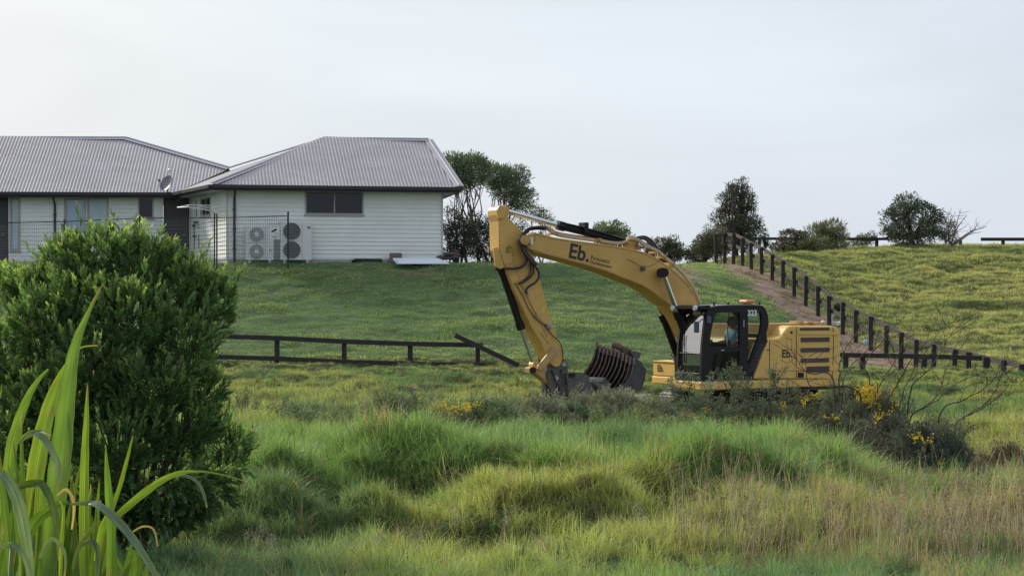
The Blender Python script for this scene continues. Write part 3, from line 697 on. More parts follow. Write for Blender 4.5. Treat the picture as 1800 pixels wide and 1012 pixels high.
t2, oo = heat_pump(492.5, 548, 390, 457, [(513, 406.5), (513, 439)], 15.0, 'taller heat pump unit with two large dark fans standing nearest the window', M_fan2)
m = MB(); c = on_wall(oo, fn, 543, 400) + fn * .004; m.box(c, (.11, .006, .07), rot_ax()); m.build('badge', mat('badge_blue', (.05, .16, .38), .4), t2)
m = MB(); c = on_wall(oo, fn, 475, 440) + fn * .004; m.box(c, (.08, .006, .1), rot_ax()); m.build('badge', M_flash, t1)

# wire mesh fence in front of the house, with the camera sign
MF_Y = 65.9
mf = thing('wire_mesh_fence', (-12, MF_Y, GZ), 'black wire mesh fence with thin posts in front of the house', 'fence')
def MFP(px, py): return P(px, py, MF_Y)
railp = [(-120, 396), (0, 391.6), (113, 389.5), (245, 383.5), (380, 382.8), (440, 381.5), (506.5, 379.5)]
M_fence = mat('fence_black', (.02, .02, .022), .5, .2, 5); M_wire = mat('fence_wire', (.10, .11, .12), .5, .2, 5)
m = MB(); m.tube([MFP(*p) for p in railp], .017, 6); m.build('top_rail', M_fence, mf)
for px, py in ((-120, 390), (113, 385), (245, 378), (249.5, 377), (377, 375), (381, 375.5), (506.5, 371.5)):
    m = MB(); q = MFP(px, py); gz = H1(q.x, q.y); m.tube([Vector((q.x, q.y, gz - .15)), q], .026 if px < 500 else .03, 8); m.build('post', M_fence, mf, smooth='auto')
def rail_y(px): return np.interp(px, [a for a, b in railp], [b for a, b in railp])
spans = [(-120, 113), (113, 245), (249.5, 377), (381, 506.5)]
for a, b in spans:
    m = MB(); x = a + 2
    while x < b:
        q = MFP(x, rail_y(x)); gz = H1(q.x, q.y); m.tube([q, Vector((q.x, q.y, gz + .04))], .0035, 3, cap=False); x += 3.8
    for k in range(15):
        pa = MFP(a, rail_y(a)); pb = MFP(b, rail_y(b)); ga = H1(pa.x, pa.y) + .04; gb = H1(pb.x, pb.y) + .04; u = k / 14
        m.tube([Vector((pa.x, pa.y, pa.z * (1 - u) + ga * u)), Vector((pb.x, pb.y, pb.z * (1 - u) + gb * u))], .0035 if k < 14 else .009, 3, cap=False)
    m.build('mesh_panel', M_wire, mf)
sg = thing('security_sign', P(483, 408, MF_Y - .05), 'white security camera sign hanging on the mesh fence between the two heat pumps', 'sign')
m = MB(); c = P(483, 408, MF_Y - .05); m.box(c, (.33, .006, .485)); m.build('plate', M_white, sg, bevel=.002)
m = MB(); f = Vector((0, -.006, 0)); ux = Vector((1, 0, 0)); uz = Vector((0, 0, 1)); ca = math.radians(28)
d_ = ux * math.cos(ca) + uz * math.sin(ca); d2 = -ux * math.sin(ca) + uz * math.cos(ca)
m.box(c + f + uz * .06 - ux * .01, (.17, .004, .065), (d_, Vector((0, 1, 0)), d2)); m.box(c + f + uz * .01 - ux * .09, (.05, .004, .045), (d_, Vector((0, 1, 0)), d2))
m.box(c + f - uz * .02 + ux * .02, (.012, .004, .07)); m.box(c + f - uz * .048 + ux * .07, (.11, .004, .012)); m.box(c + f - uz * .048 + ux * .125, (.012, .004, .03))
for k, wd in enumerate((.24, .2, .14)): m.box(c + f - uz * (.13 + .032 * k), (wd, .004, .009))
m.box(c + f + uz * .19, (.2, .004, .008)); m.build('pictogram', M_black, sg)

# clothesline on the side wall
cl = thing('clothesline', P(385, 372, 67.6), 'white fold down clothesline frame fixed to the side wall near the corner', 'clothesline')
Yc = 67.2; m = MB()
fr = [P(312, 364.5, Yc - .9), P(331, 360.5, Yc - .3), P(376, 361, Yc + .4), P(389, 358.5, Yc + .5)]
m.tube(fr, .018, 6); m.tube([fr[0], P(330, 363.5, Yc - 1.5), P(372, 371, Yc - .2), P(377, 374, Yc + .1)], .018, 6)
m.tube([fr[1], P(330, 363.5, Yc - 1.5)], .014, 6); m.tube([P(389, 357, Yc + .5), P(389, 373, Yc + .5)], .016, 6); m.tube([P(389, 371, Yc + .5), P(352, 362, Yc - .2)], .014, 6)
m.build('frame', M_white, cl)
m = MB()
for k in range(6):
    u = (k + .5) / 6; a = fr[0].lerp(P(330, 363.5, Yc - 1.5), u); b = fr[2].lerp(P(374, 372, Yc), u); m.tube([a, (a + b) / 2 - Vector((0, 0, .02)), b], .004, 4)
m.build('line', M_white, cl)
M_peg = mat('peg_plastic', (.62, .62, .55), .5)
for k in range(14):
    m = MB()
    u = .15 + .4 * rng.random(); v_ = rng.random(); a = fr[0].lerp(fr[2], u).lerp(P(330, 363.5, Yc - 1.5).lerp(P(374, 372, Yc), u), v_); m.box(a - Vector((0, 0, .03)), (.015, .012, .07)); m.build('peg', M_peg, cl)

# odds and ends by the wall
def small(name, label, cat, mb, m_, loc, **k):
    o = mb.build(name, m_, None, loc=loc, **k); return tag(o, label, cat)
def gpos(px, Y): x = (px - HX) / F * Y; return Vector((x, Y, H1(x, Y)))
q = on_wall(W0 + fn * .25, fn, 648, 459); q.z = GZ + .05
m = MB()
for k in range(5): m.box(q + fdir * (k - 2) * .02 + fn * (k - 2) * .07 + Vector((0, 0, .02 + .03 * (k % 2))), (1.1 - .1 * k, .06, .12), rot_ax())
small('timber_offcuts', 'low stack of dark rotting timber against the house wall', 'timber', m, M_wood, q - Vector((0, 0, .06)))
q = on_wall(W0 + fn * .3, fn, 697, 452); q.z = GZ + .09
m = MB(); m.box(q, (.62, .22, .1), rot_ax()); m.box(q + Vector((0, 0, .17)) - fdir * .03, (.42, .2, .22), rot_ax())
small('concrete_block', 'grey weathered block resting on a slab by the wall', 'block', m, mat('weathered_block', (.16, .145, .13), .9, .25, 7, bump=.4), q - Vector((0, 0, .05)), bevel=.01)
pts = [P(690, 457.5, 67.2), P(770, 457.5, 67.6), P(790, 466.5, 66.3), P(697, 466.5, 66.0)]
m = MB(); m.prism([p + Vector((0, 0, .05)) for p in pts], (0, 0, .03)); m.box((pts[0] + pts[3]) / 2 + Vector((.1, 0, .07)), (.04, 1.1, .05))
small('pale_sheet', 'pale blue white sheet lying flat on the edge of the lawn', 'sheet', m, mat('pale_sheet', (.66, .74, .84), .3, .05, 2), pts[0])
q = P(784, 457, 69.0); m = MB()
for k in range(9):
    a = rng.uniform(0, 3.1); m.box(q + Vector((rng.uniform(-.25, .25), rng.uniform(-.2, .2), .04 + k * .025)), (.6 - .03 * k, .3, .05), (Vector((math.cos(a * .3), math.sin(a * .3), .08)).normalized(), Vector((-math.sin(a * .3), math.cos(a * .3), 0)), Vector((-.08, 0, 1))))
small('rubble_pile', 'small dark heap of stacked slabs beyond the corner of the house', 'rubble', m, mat('rubble', (.11, .10, .10), .85, .3, 8, bump=.5), q)
hr = thing('hose_reel', P(798, 457, 70.0), 'black hose reel with a red hub standing right of the house', 'hose reel')
c = P(798, 447.5, 70.0); ax_ = Vector((.15, -1, 0)).normalized(); b1 = ax_.cross(Vector((0, 0, 1))).normalized()
def ring(m, c, rr, r, ax_, n=24, k=8):
    b1 = ax_.cross(Vector((0, 0, 1))).normalized(); b2 = b1.cross(ax_); m.tube([c + b1 * rr * math.cos(2 * math.pi * i / n) + b2 * rr * math.sin(2 * math.pi * i / n) for i in range(n + 1)], r, k, cap=False)
m = MB(); ring(m, c, .15, .055, ax_); ring(m, c + ax_ * .05, .12, .05, ax_); m.build('hose_coil', M_black, hr, smooth=True)
m = MB(); m.tube([c - ax_ * .06, c + ax_ * .12], .085, 16); m.build('hub', mat('red_plastic', (.55, .035, .03), .4), hr, smooth='auto')
m = MB(); m.bar(c + b1 * .16 - Vector((0, 0, .22)), c + ax_ * -.08, .04, .04); m.bar(c - b1 * .16 - Vector((0, 0, .22)), c + ax_ * -.08, .04, .04); m.build('stand', M_black, hr)

# ---------------------------------------------------------------- timber fences
def rail_fence(label, posts, Y, rails, name='rail_fence', pw=.14, m_=M_wood, th=.045):
    """posts: (px, top row); rails: lists of (px, row) centre line with thickness in metres"""
    q = P(posts[0][0], 600, Y); t = thing(name, (q.x, Y, H1(q.x, Y)), label, 'fence')
    for px, ty_ in posts:
        a = P(px, ty_, Y); gz = H1(a.x, Y); m = MB(); m.box((a.x, Y, (a.z + gz - .25) / 2), (pw + rng.uniform(-.01, .01), pw, a.z - gz + .25)); m.build('post', m_, t, bevel=.008)
    for rl, h in rails:
        for (x0, y0), (x1, y1) in zip(rl[:-1], rl[1:]):
            m = MB(); m.bar(P(x0, y0, Y - .09 - th), P(x1, y1, Y - .09 - th), th, h); m.build('rail', m_, t, bevel=.004)
    return t
fl = rail_fence('dark post and rail fence along the foot of the lawn, its last rail broken', [(-210, 562), (-98, 566), (18, 571), (135, 577), (252, 582), (369, 587), (487, 590.5), (605, 596), (721, 599.5), (840, 603), (950, 607)], 55.0,
     [([(-210, 568), (18, 577), (252, 587), (369, 590.5), (487, 594), (605, 600), (721, 604), (849, 606.5)], .135), ([(-210, 606), (18, 615), (252, 623), (369, 626.5), (487, 630), (605, 635.5), (721, 639), (855, 641.5)], .13)])
m = MB(); m.bar(P(800, 589, 54.75), P(912, 642, 54.2), .045, .14); o = m.build('broken_rail', M_wood, fl, bevel=.004)
fr_ = rail_fence('dark single rail fence crossing behind the rear of the excavator', [(1486, 622), (1516, 621), (1583, 622), (1624, 623), (1735, 626)], 52.8, [([(1470, 623.5), (1583, 625.5), (1660, 627), (1742, 630)], .13)])
# the fence that climbs the slope
tops = [(1259, 411), (1274, 410), (1289, 410), (1305, 418), (1321, 427), (1339, 435), (1357, 447), (1376, 458), (1396, 470), (1416, 485), (1438, 503), (1458, 520), (1481, 531), (1504, 545), (1531, 556), (1557, 572), (1583, 584), (1609, 597), (1640, 605), (1677, 613.5), (1703, 619), (1733, 627), (1762, 632), (1795, 640), (1832, 650), (1870, 660)]
sf = thing('slope_fence', (12, 60, 1), 'long post and rail fence climbing the slope beside the dirt strip', 'fence')
pp = []
for i, (px, ty_) in enumerate(tops):
    t_ = (px - HX) / F; Y = 20.415 / (t_ + .1426)
    if i < 2: Y = 79.5 - .6 * (2 - i) + 1.6
    a = P(px, ty_, Y); gz = H1(a.x, Y); pp.append((a, gz))
    lean = Vector((rng.normal(0, .02), rng.normal(0, .02), 0)); m = MB(); m.bar(Vector((a.x, Y, gz - .3)), a + lean, .14, .13, up=(0, 1, 0)); m.build('post', M_wood, sf, bevel=.006)
M_rail = mat('sun_bleached_rail', (.050, .039, .034), .85, .35, 6, bump=.4, stretch=(4, 4, 1))
for (a, ga), (b, gb) in zip(pp[:-1], pp[1:]):
    d = (b - a).normalized(); off = Vector((d.y, -d.x, 0)).normalized() * .085
    if off.x < 0: off = -off
    for dz in (.06, .52):
        if dz > .5 and min(a.z - ga, b.z - gb) < .6: continue
        m = MB(); m.bar(a + off - Vector((0, 0, dz)), b + off - Vector((0, 0, dz)), .04, .135); m.build('rail', M_rail, sf, bevel=.004)
rail_fence('distant dark rail fence on the skyline between the hedge and the rounded tree', [(1335, 417), (1400, 417), (1470, 416.5), (1541, 417.5), (1600, 417.5), (1688, 417)], 91.5, [([(1300, 419.5), (1400, 419.5), (1470, 420), (1562, 420)], .13)], th=.05)
rail_fence('short rail fence on the skyline at the right edge of the photo', [(1763, 419), (1845, 419), (1920, 419)], 91.5, [([(1724, 420.5), (1845, 420.5), (1930, 420.5)], .16)])

# ---------------------------------------------------------------- excavator
TH = R(30); OX = Vector((5.95, 45.0, 0.0))
FW = Vector((-math.cos(TH), -math.sin(TH), 0)); RT = Vector((-math.sin(TH), math.cos(TH), 0)); UP = Vector((0, 0, 1))
EXM = (FW, RT, UP)
def X(px, py, s):                                # sight line of a pixel meets the machine's lengthwise plane s metres right of its middle
    t = (px - HX) / F; Y = (s + RT.dot(OX)) / (RT.x * t + RT.y); return Vector((t * Y, Y, CZ + (HY - py) / F * Y))
def XS(pts, s): return [X(a, b, s) for a, b in pts]
def L(f, s, z): return OX + FW * f + RT * s + UP * z
def loc_of(v): d = v - OX; return d.dot(FW), d.dot(RT), d.z
M_yel = mat('machine_yellow', (.60, .36, .095), .45, .20, 1.3, spec=.45, bump=.03, bscale=3, detail=12, col2=(.67, .405, .115))
M_body = mat('body_yellow', (.72, .45, .125), .4, .12, 1.1, spec=.5, detail=12, col2=(.76, .48, .135))
M_yel2 = mat('machine_yellow_worn', (.44, .28, .11), .5, .22, 5, spec=.4)
M_mblack = mat('machine_black', (.012, .0095, .012), .42, .25, 3, spec=.3)
M_rub = mat('hose_rubber', (.022, .022, .025), .5, .2, 8)
M_chrome = mat('chrome_rod', (.62, .64, .66), .14, .05, 3, metal=1.0)
M_steel = mat('bare_steel', (.34, .33, .32), .4, .2, 9, metal=.6)
M_dirty = mat('muddy_steel', (.105, .098, .09), .75, .35, 8, bump=.3)
M_rust = mat('rusty_steel', (.042, .022, .023), .7, .4, 9, bump=.3)
M_rust_shade = mat('rust_and_gap_shade', (.016, .007, .010), .8, .4, 9)  # near black rust, also the painted shade behind the bucket ribs
M_rustl = mat('worn_rib_edge', (.22, .15, .12), .6, .3, 12)
M_int = mat('cab_interior', (.06, .055, .06), .7, .2, 5)
M_seat = mat('seat_fabric', (.035, .035, .04), .9, .2, 9)
M_orange = mat('beacon_orange', (.75, .24, .08), .3, .1, 4)
M_vent = mat('vent_louvre', (.085, .055, .05), .6, .2, 7)
M_txt = mat('lettering_black', (.015, .015, .02), .45, .1, 5)
M_txtw = mat('lettering_white', (.75, .76, .78), .45, .03, 5)
glass = bpy.data.materials.new('cab_glass'); glass.use_nodes = True
n = glass.node_tree.nodes; l = glass.node_tree.links; n.remove(n['Principled BSDF'])
tb = n.new('ShaderNodeBsdfTransparent'); tb.inputs[0].default_value = (.62, .68, .67, 1)
gb = n.new('ShaderNodeBsdfGlossy'); gb.inputs['Roughness'].default_value = .03; gb.inputs['Color'].default_value = (.95, .95, .95, 1)
lw_ = n.new('ShaderNodeLayerWeight'); lw_.inputs['Blend'].default_value = .5; ms = n.new('ShaderNodeMixShader')
pw_ = n.new('ShaderNodeMath'); pw_.operation = 'POWER'; pw_.inputs[1].default_value = 3.5; l.new(lw_.outputs['Facing'], pw_.inputs[0])
fr = n.new('ShaderNodeMath'); fr.operation = 'MULTIPLY_ADD'; fr.inputs[1].default_value = .85; fr.inputs[2].default_value = .07; l.new(pw_.outputs[0], fr.inputs[0])
l.new(fr.outputs[0], ms.inputs[0]); l.new(tb.outputs[0], ms.inputs[1]); l.new(gb.outputs[0], ms.inputs[2]); l.new(ms.outputs[0], n['Material Output'].inputs[0])
glass2 = glass.copy(); glass2.name = 'coated_windscreen'
for q_ in glass2.node_tree.nodes:
    if q_.type == 'MATH' and q_.operation == 'MULTIPLY_ADD': q_.inputs[1].default_value = .5; q_.inputs[2].default_value = .36
ex = thing('excavator', OX, 'yellow tracked excavator with black cab, its arm reaching left over the grass', 'excavator', rotz=math.atan2(FW.y, FW.x))
def slab(name, pts, s0, s1, m_, parent=None, bevel=.0, smooth=False):
    m = MB(); a = XS(pts, s0); m.prism(a, RT * (s1 - s0)); return m.build(name, m_, parent or ex, bevel=bevel, smooth=smooth)
def sub(o): MATRIX[o] = MATRIX[ex]; return o
# boom: box section, side plates with top and bottom plates between them
boom_top = [(919, 419), (923, 414.5), (931, 411), (944, 409.5), (974, 417), (1005, 421.5), (1038, 426), (1070, 430), (1101, 435.5), (1128, 441.5), (1148, 450), (1166, 461), (1188.5, 477.5), (1208, 497), (1222, 519), (1232, 540), (1241, 572), (1246, 600)]
boom_bot = [(1222, 606), (1211, 588), (1203, 572), (1194, 555), (1180, 538), (1166, 528.5), (1148, 514), (1128, 501.5), (1100, 491), (1068, 478), (1037.7, 468.5), (958.6, 447.5), (938, 443), (925, 432), (919, 425)]
HB = .30
boom = slab('boom', boom_top + boom_bot, -HB, HB, M_yel, bevel=.012); sub(boom)
m = MB(); m.tube([X(923.5, 421.5, -HB - .16), X(923.5, 421.5, -HB - .16) + RT * (2 * HB + .32)], .075, 16); m.build('boom_pin', M_steel, boom, smooth='auto')
# weld seams and the top flange lip
m = MB(); m.tube([X(a, b + 2.6, -HB - .004) for a, b in boom_top[3:-1]], .009, 5); m.tube([X(a, b - 2.2, -HB - .004) for a, b in boom_bot[3:-2]], .008, 5)
m.tube([X(926, 436, -HB - .003), X(953, 443, -HB - .003)], .012, 5); m.tube([X(940, 411, -HB - .003), X(940, 424, -HB - .003)], .012, 5)
m.build('weld_seam', M_yel2, boom)
# stick (near side plate traced, box section)
HS = .21
stick_pts = [(876.6, 389), (874, 378), (874, 369), (877.5, 363.5), (881.5, 362), (886, 364), (888.5, 370), (895, 383.5), (909, 397), (917, 407), (927, 424), (931, 440), (939, 451), (947, 482), (958.6, 526), (970.5, 565.5), (980, 595), (989, 615), (990, 630), (984, 643), (976, 645), (968.5, 639), (950.7, 603), (935, 575), (919, 540), (905, 510), (889.4, 468.5), (877.6, 440)]
stick = slab('stick', stick_pts, -HS, HS, M_yel, bevel=.012); sub(stick)
m = MB()
for s_ in (-HS - .05, HS): m.prism(XS([(874, 369), (877.5, 362), (883, 361), (888, 366), (889, 374), (884, 384), (876, 384)], s_), RT * .05)
m.build('pin_ear', M_yel, stick, bevel=.006)
m = MB(); m.tube([X(877.6, 404, -HS - .003), X(877.6, 439, -HS - .003), X(889, 469, -HS - .003), X(905, 510, -HS - .003), X(935, 575, -HS - .003), X(952, 603, -HS - .003)], .010, 5)
m.tube([X(901, 455, -HS - .003), X(918, 500, -HS - .003), X(938, 545, -HS - .003), X(962, 593, -HS - .003)], .008, 5)
m.tube([X(889, 470, -HS - .003), X(920, 462, -HS - .003)], .007, 5); m.tube([X(950, 584, -HS - .003), X(965, 604, -HS - .003)], .012, 5); m.build('weld_seam', M_yel2, stick)
for s_ in (-HS - .02, HS - .03): m = MB(); m.prism(XS([(868, 436), (875, 434), (881, 452), (886, 470), (880, 473), (871, 468)], s_), RT * .05); m.build('cylinder_bracket', M_yel, stick, bevel=.004)
# hydraulic cylinders
def cyl(name, a, b, r, m_, n=14, smooth='auto', par=None): mm = MB(); mm.tube([a, b], r, n); return mm.build(name, m_, par or ex, smooth=smooth)
def hyd(p0, pm, p1, s, rb, rr, s1=None):          # rod end p0, gland pm, barrel end p1
    s1 = s if s1 is None else s1
    a, g_, b = X(*p0, s), X(*pm, (s + s1) / 2), X(*p1, s1); mm = MB(); d = (b - g_).normalized()
    mm.tube([g_, b], rb, 16); mm.tube([g_ - d * .02, g_ + d * .16], rb * 1.22, 16); mm.tube([b - d * .12, b + d * .02], rb * 1.15, 16); mm.tube([b - RT * .1, b + RT * .1], rb * 1.1, 14)
    c = mm.build('hydraulic_cylinder', M_mblack, ex, smooth='auto'); sub(c)
    mm = MB(); mm.tube([a, g_], rr, 14); mm.build('rod', M_chrome, c, smooth='auto')
    mm = MB(); mm.tube([a - RT * .09, a + RT * .09], rr * 1.9, 14); mm.build('rod_eye', M_yel if s == 0 else M_mblack, c, smooth='auto')
    return c
arm_c = hyd((885, 369.5), (981, 396), (1112, 428.5), 0, .088, .054)
mm = MB(); mm.tube([X(985, 391, -.09), X(1012, 397, -.1), X(1040, 404, -.1), X(1075, 414, -.1), X(1108, 424, -.1)], .022, 6); mm.box(X(1026, 400, -.05), (.1, .26, .22), EXM); mm.build('cylinder_pipe', M_mblack, arm_c)
mm = MB()
for s_ in (-.16, .10): mm.prism(XS([(1094, 437), (1104, 422), (1116, 420), (1128, 440)], s_), RT * .06)
mm.build('cylinder_lug', M_yel, boom, bevel=.004)
bkt_c = hyd((938, 641), (916, 577), (880, 470), 0, .078, .042)
bc1 = hyd((1165, 479), (1190.5, 548), (1216, 618), -HB - .17, .092, .055)
bc2 = hyd((1136.5, 482), (1165, 553), (1194, 632), HB + .17, .092, .055)
mm = MB(); mm.tube([X(1165, 479, -HB - .27), X(1165, 479, -HB)], .11, 18); mm.build('pin_cap', M_mblack, boom, smooth='auto')
mm = MB(); mm.tube([X(1173, 560, HB + .3), X(1182, 585, HB + .3), X(1191, 618, HB + .3), X(1184, 628, HB + .32), X(1178, 622, HB + .3)], .018, 6); mm.build('cylinder_pipe', M_mblack, bc2)
# hoses and pipes over the boom
def hose(pts, s, r, m_=M_rub, par=None, name='hose', sub_=4):
    cps = [X(a, b, s_ if s_ is not None else s) for a, b, s_ in [(p + (None,))[:3] for p in pts]]
    out = []
    for i in range(len(cps) - 1):
        p0 = cps[max(i - 1, 0)]; p1 = cps[i]; p2 = cps[i + 1]; p3 = cps[min(i + 2, len(cps) - 1)]
        for k in range(sub_):
            t = k / sub_; out.append(.5 * ((2 * p1) + (p2 - p0) * t + (2 * p0 - 5 * p1 + 4 * p2 - p3) * t * t + (3 * p1 - p0 - 3 * p2 + p3) * t ** 3))
    out.append(cps[-1]); mm = MB(); mm.tube(out, r, 6); return mm.build(name, m_, par or boom, smooth=True)
for k, (dx, dy, s_) in enumerate(((0, 0, -.30), (2.5, 1.5, -.24), (5, 3, -.18))):
    hose([(960 - dx, 400 + dy), (944, 399 + dy), (929 - dx * .3, 402 + dy), (919 + dx * .5, 412 + dy), (915 + dx * .6, 425), (920 + dx, 442), (930 + dx, 455), (938 + dx * 1.0, 465)], s_ - .1, .029)
hose([(938, 465), (946, 476), (947, 488), (940, 497), (930, 503), (925, 509), (926, 515)], -.30, .026)
hose([(919, 430), (925, 448), (924, 462), (915, 470), (901, 472), (888, 472)], -.32, .03)
hose([(933, 462), (932, 480), (922, 492), (911, 499)], -.27, .019); hose([(936, 463), (938, 478), (929, 490), (916, 498)], -.27, .019); hose([(922, 445), (926, 458), (919, 468), (905, 471)], -.29, .024)
hose([(893, 430), (901, 436), (902, 446), (906, 452), (900, 461), (891, 464), (889, 470)], -HS - .03, .009, M_yel2, stick, 'pipe')
hose([(905, 496), (919, 520), (930, 543), (942, 560), (960, 574), (970, 588), (982, 598), (988, 612), (990, 634)], -HS - .03, .010, M_rub, stick)
hose([(910, 492), (924, 514), (936, 540), (946, 556), (960, 571)], -HS - .03, .009, M_yel2, stick, 'pipe')
hose([(953, 444), (970, 450)], -HB - .02, .006, M_yel2, boom, 'pipe')
for s_, dy in ((-.24, 0), (-.17, -2), (-.10, -3.5), (.02, -4), (.12, -5)):
    hose([(952, 400 + dy + 3), (962, 403 + dy), (978, 413 + dy), (1010, 419 + dy), (1050, 424 + dy), (1080, 429 + dy), (1098, 427 + dy), (1106, 421 + dy), (1122, 424 + dy), (1135, 434 + dy), (1152, 441 + dy), (1170, 456 + dy), (1192, 474 + dy), (1212, 497 + dy), (1224, 519 + dy), (1233, 542 + dy)], s_, .021 if s_ > -.2 else .026, M_yel2 if s_ != -.10 else M_steel, boom, 'pipe', 3)
hose([(1118, 420), (1130, 419), (1142, 426), (1152, 437)], 0, .03); hose([(1118, 418), (1133, 416), (1146, 424), (1158, 440)], .1, .03)
for px, py in ((950, 398), (958, 401), (972, 411), (1048, 421), (1100, 427), (1118, 431), (1128, 435), (1150, 444), (1163, 452), (1176, 464)):
    mm = MB(); mm.box(X(px, py, -.14), (.09, .34, .05), EXM); mm.build('pipe_clamp', M_steel if px in (950, 1118, 1128) else M_yel2, boom, bevel=.004)
mm = MB(); mm.box(X(933, 424, -HB - .06), (.07, .1, .16), EXM); mm.build('work_lamp', M_white, boom, bevel=.01)
mm = MB(); mm.tube([X(923.5, 421.5, -HB - .05), X(923.5, 421.5, -HB - .19)], .11, 18); mm.build('pin_cap', M_yel2, boom, smooth='auto')
for px, py, w in ((1130, 472, .09), (964, 573, .11)):
    mm = MB(); s_ = -HB if px > 1000 else -HS; c = X(px, py, s_ - .04); mm.box(c, (w, .08, w), EXM); mm.tube([c, c - RT * .07], w * .38, 10); mm.build('valve_block', M_dirty if px > 1000 else M_steel, boom if px > 1000 else stick, bevel=.006)
hose([(1102, 455), (1115, 460), (1125, 466), (1140, 467), (1151, 463), (1158, 457)], -HB - .02, .008, M_yel2, boom, 'pipe')
for px, py in ((928, 517), (944, 553)): mm = MB(); mm.box(X(px, py, -HS - .03), (.05, .05, .09), EXM); mm.build('pipe_clamp', M_steel, stick)
mm = MB(); mm.box(X(893, 439, -HS - .006), (.1, .012, .12), EXM); mm.build('bracket_plate', mat('olive_plate', (.24, .19, .03), .6), stick)
mm = MB(); mm.box(X(955, 544, -HS - .004), (.07, .008, .15), (FW, RT, UP)); mm.build('sticker', mat('sticker_yellow', (.62, .50, .06), .5), stick)
# linkage
for s_ in (-HS - .075, HS + .02):
    mm = MB(); mm.prism(XS([(974, 609), (979, 611), (980, 617), (958, 646), (950, 651), (945, 648), (946, 643), (966, 618)], s_), RT * .055); mm.build('tipping_link', M_yel2, ex, bevel=.006)
mm = MB(); mm.tube([X(936.5, 650.5, -HS - .12), X(936.5, 650.5, HS + .12)], .075, 14); mm.build('link_pin', M_mblack, ex, smooth='auto')
mm = MB(); mm.prism(XS([(932, 646), (950, 642), (958, 651), (972, 664), (978, 676), (972, 684), (966, 677), (952, 664), (942, 657), (933, 656)], -.13), RT * .26); mm.build('power_link', M_yel2, ex, bevel=.02)
mm = MB()
for px, py in ((978, 611.5), (977, 614), (981, 620)): mm.tube([X(px, py, -HS - .09), X(px, py, -HS - .06)], .035 if px == 978 else .02, 10)
mm.build('bolt', M_steel, stick, smooth='auto')
# quick hitch and tilting bucket
hitch = sub(slab('quick_hitch', [(962, 640), (973, 648), (982, 638), (986, 632), (993, 631), (998, 637), (998, 650), (1004, 664), (1002, 684), (992, 700), (975, 700), (966, 680), (961, 660)], -.17, .17, M_dirty, bevel=.015))
mm = MB()
for px, py in ((992, 640), (978, 664)): mm.tube([X(px, py, -.21), X(px, py, .21)], .05, 12)
mm.build('hitch_pin', M_steel, hitch, smooth='auto')
mm = MB(); mm.prism(XS([(960, 676), (970, 672), (978, 690), (974, 706), (965, 700), (960, 690)], -.10), RT * .2); mm.build('hitch_hook', M_rust_shade, hitch, bevel=.01)
mm = MB(); mm.tube([X(970, 650, -.2), X(978, 672, -.22), X(986, 690, -.2)], .02, 6); mm.tube([X(986, 648, -.2), X(990, 668, -.24), X(1000, 684, -.2)], .02, 6); mm.build('hose', M_rub, hitch)
bk = sub(slab('tilt_mount', [(996, 655), (1008, 653), (1028, 655), (1040, 666), (1064, 663), (1074, 672), (1078, 690), (1060, 700), (1030, 706), (1000, 700)], -.26, .22, M_dirty, bevel=.02))
mm = MB(); mm.prism(XS([(1036, 664), (1065, 663.5), (1056, 671), (1036, 672)], -.28), RT * .3); mm.build('mount_plate', mat('pale_worn_steel', (.26, .25, .24), .6, .2, 8), bk, bevel=.008)
mm = MB(); mm.box(X(1004, 659, -.24), (.14, .1, .08), EXM); mm.build('cover_plate', M_mblack, bk)
# skeleton bucket: curved ribs, and a shell with the shade between them painted dark
bucket_parts = []
p_t0, p_t1 = X(1047, 606, .05), X(1113, 632, -.55)
NRIB = 10; lrib = []
bt = [(0, 0, .0), (-1, 9, -.03), (-3.5, 21, -.04), (-8, 32, .0), (-14, 42, .08), (-21, 51, .2)]
ribs_m = MB(); shell_v = []
for i in range(NRIB + 1):
    u = i / NRIB; tx_, ty_ = 1047 + 66 * u, 605 + 27 * u + 2.0 * math.sin(u * 9); s_ = .10 - .75 * u
    L_ = 1.0 + .10 * math.sin(u * 3.1)
    path = [X(tx_ + dx * L_, ty_ + dy * L_, s_ + ds) for dx, dy, ds in bt]
    mb_ = MB()
    for a, b in zip(path[:-1], path[1:]): mb_.bar(a, b, .022, .085, up=(0, -1, .1))
    rb = mb_.build('bucket_rib', M_rust, bk); sub(rb)
    mb_ = MB(); mb_.tube([p_ + Vector((.012, -.05, 0)) for p_ in path[1:]], .010, 4); mb_.build('rib_edge', M_rustl, rb)
    mb_ = MB(); mb_.bar(path[0] + Vector((.02, -.03, .05)), path[1] + Vector((.02, -.03, -.01)), .058, .09, up=(0, -1, .1)); mb_.build('rib_tip', mat('worn_tip', (.15, .105, .085), .7, .3, 12) if i == 0 else bpy.data.materials['worn_tip'], rb, bevel=.012)
    shell_v.append([p_ + Vector((0, .10, 0)) for p_ in path])
mb_ = MB(); k = len(bt); vs = [v for r_ in shell_v for v in r_]; fs = [(i * k + j, (i + 1) * k + j, (i + 1) * k + j + 1, i * k + j + 1) for i in range(NRIB) for j in range(k - 1)]
vs += [v + Vector((.02, .06, 0)) for v in vs]; nn = len(vs) // 2; fs += [tuple(q_ + nn for q_ in f_[::-1]) for f_ in fs]; mb_.add(vs, fs); mb_.build('bucket_shell', M_rust_shade, bk)
mb_ = MB(); mb_.prism(XS([(1112, 629), (1122, 632), (1129, 637), (1130, 643), (1136, 648), (1134, 668), (1128, 684), (1108, 693), (1092, 692), (1080, 684), (1100, 674), (1106, 655)], -.66), RT * .05); mb_.prism(XS([(1118, 631), (1128, 636), (1134, 648), (1132, 668), (1122, 686), (1100, 690), (1104, 650)], -.60), RT * .45)
mb_.build('bucket_side', mat('worn_bucket_side', (.060, .052, .056), .55, .4, 5), bk, bevel=.01)
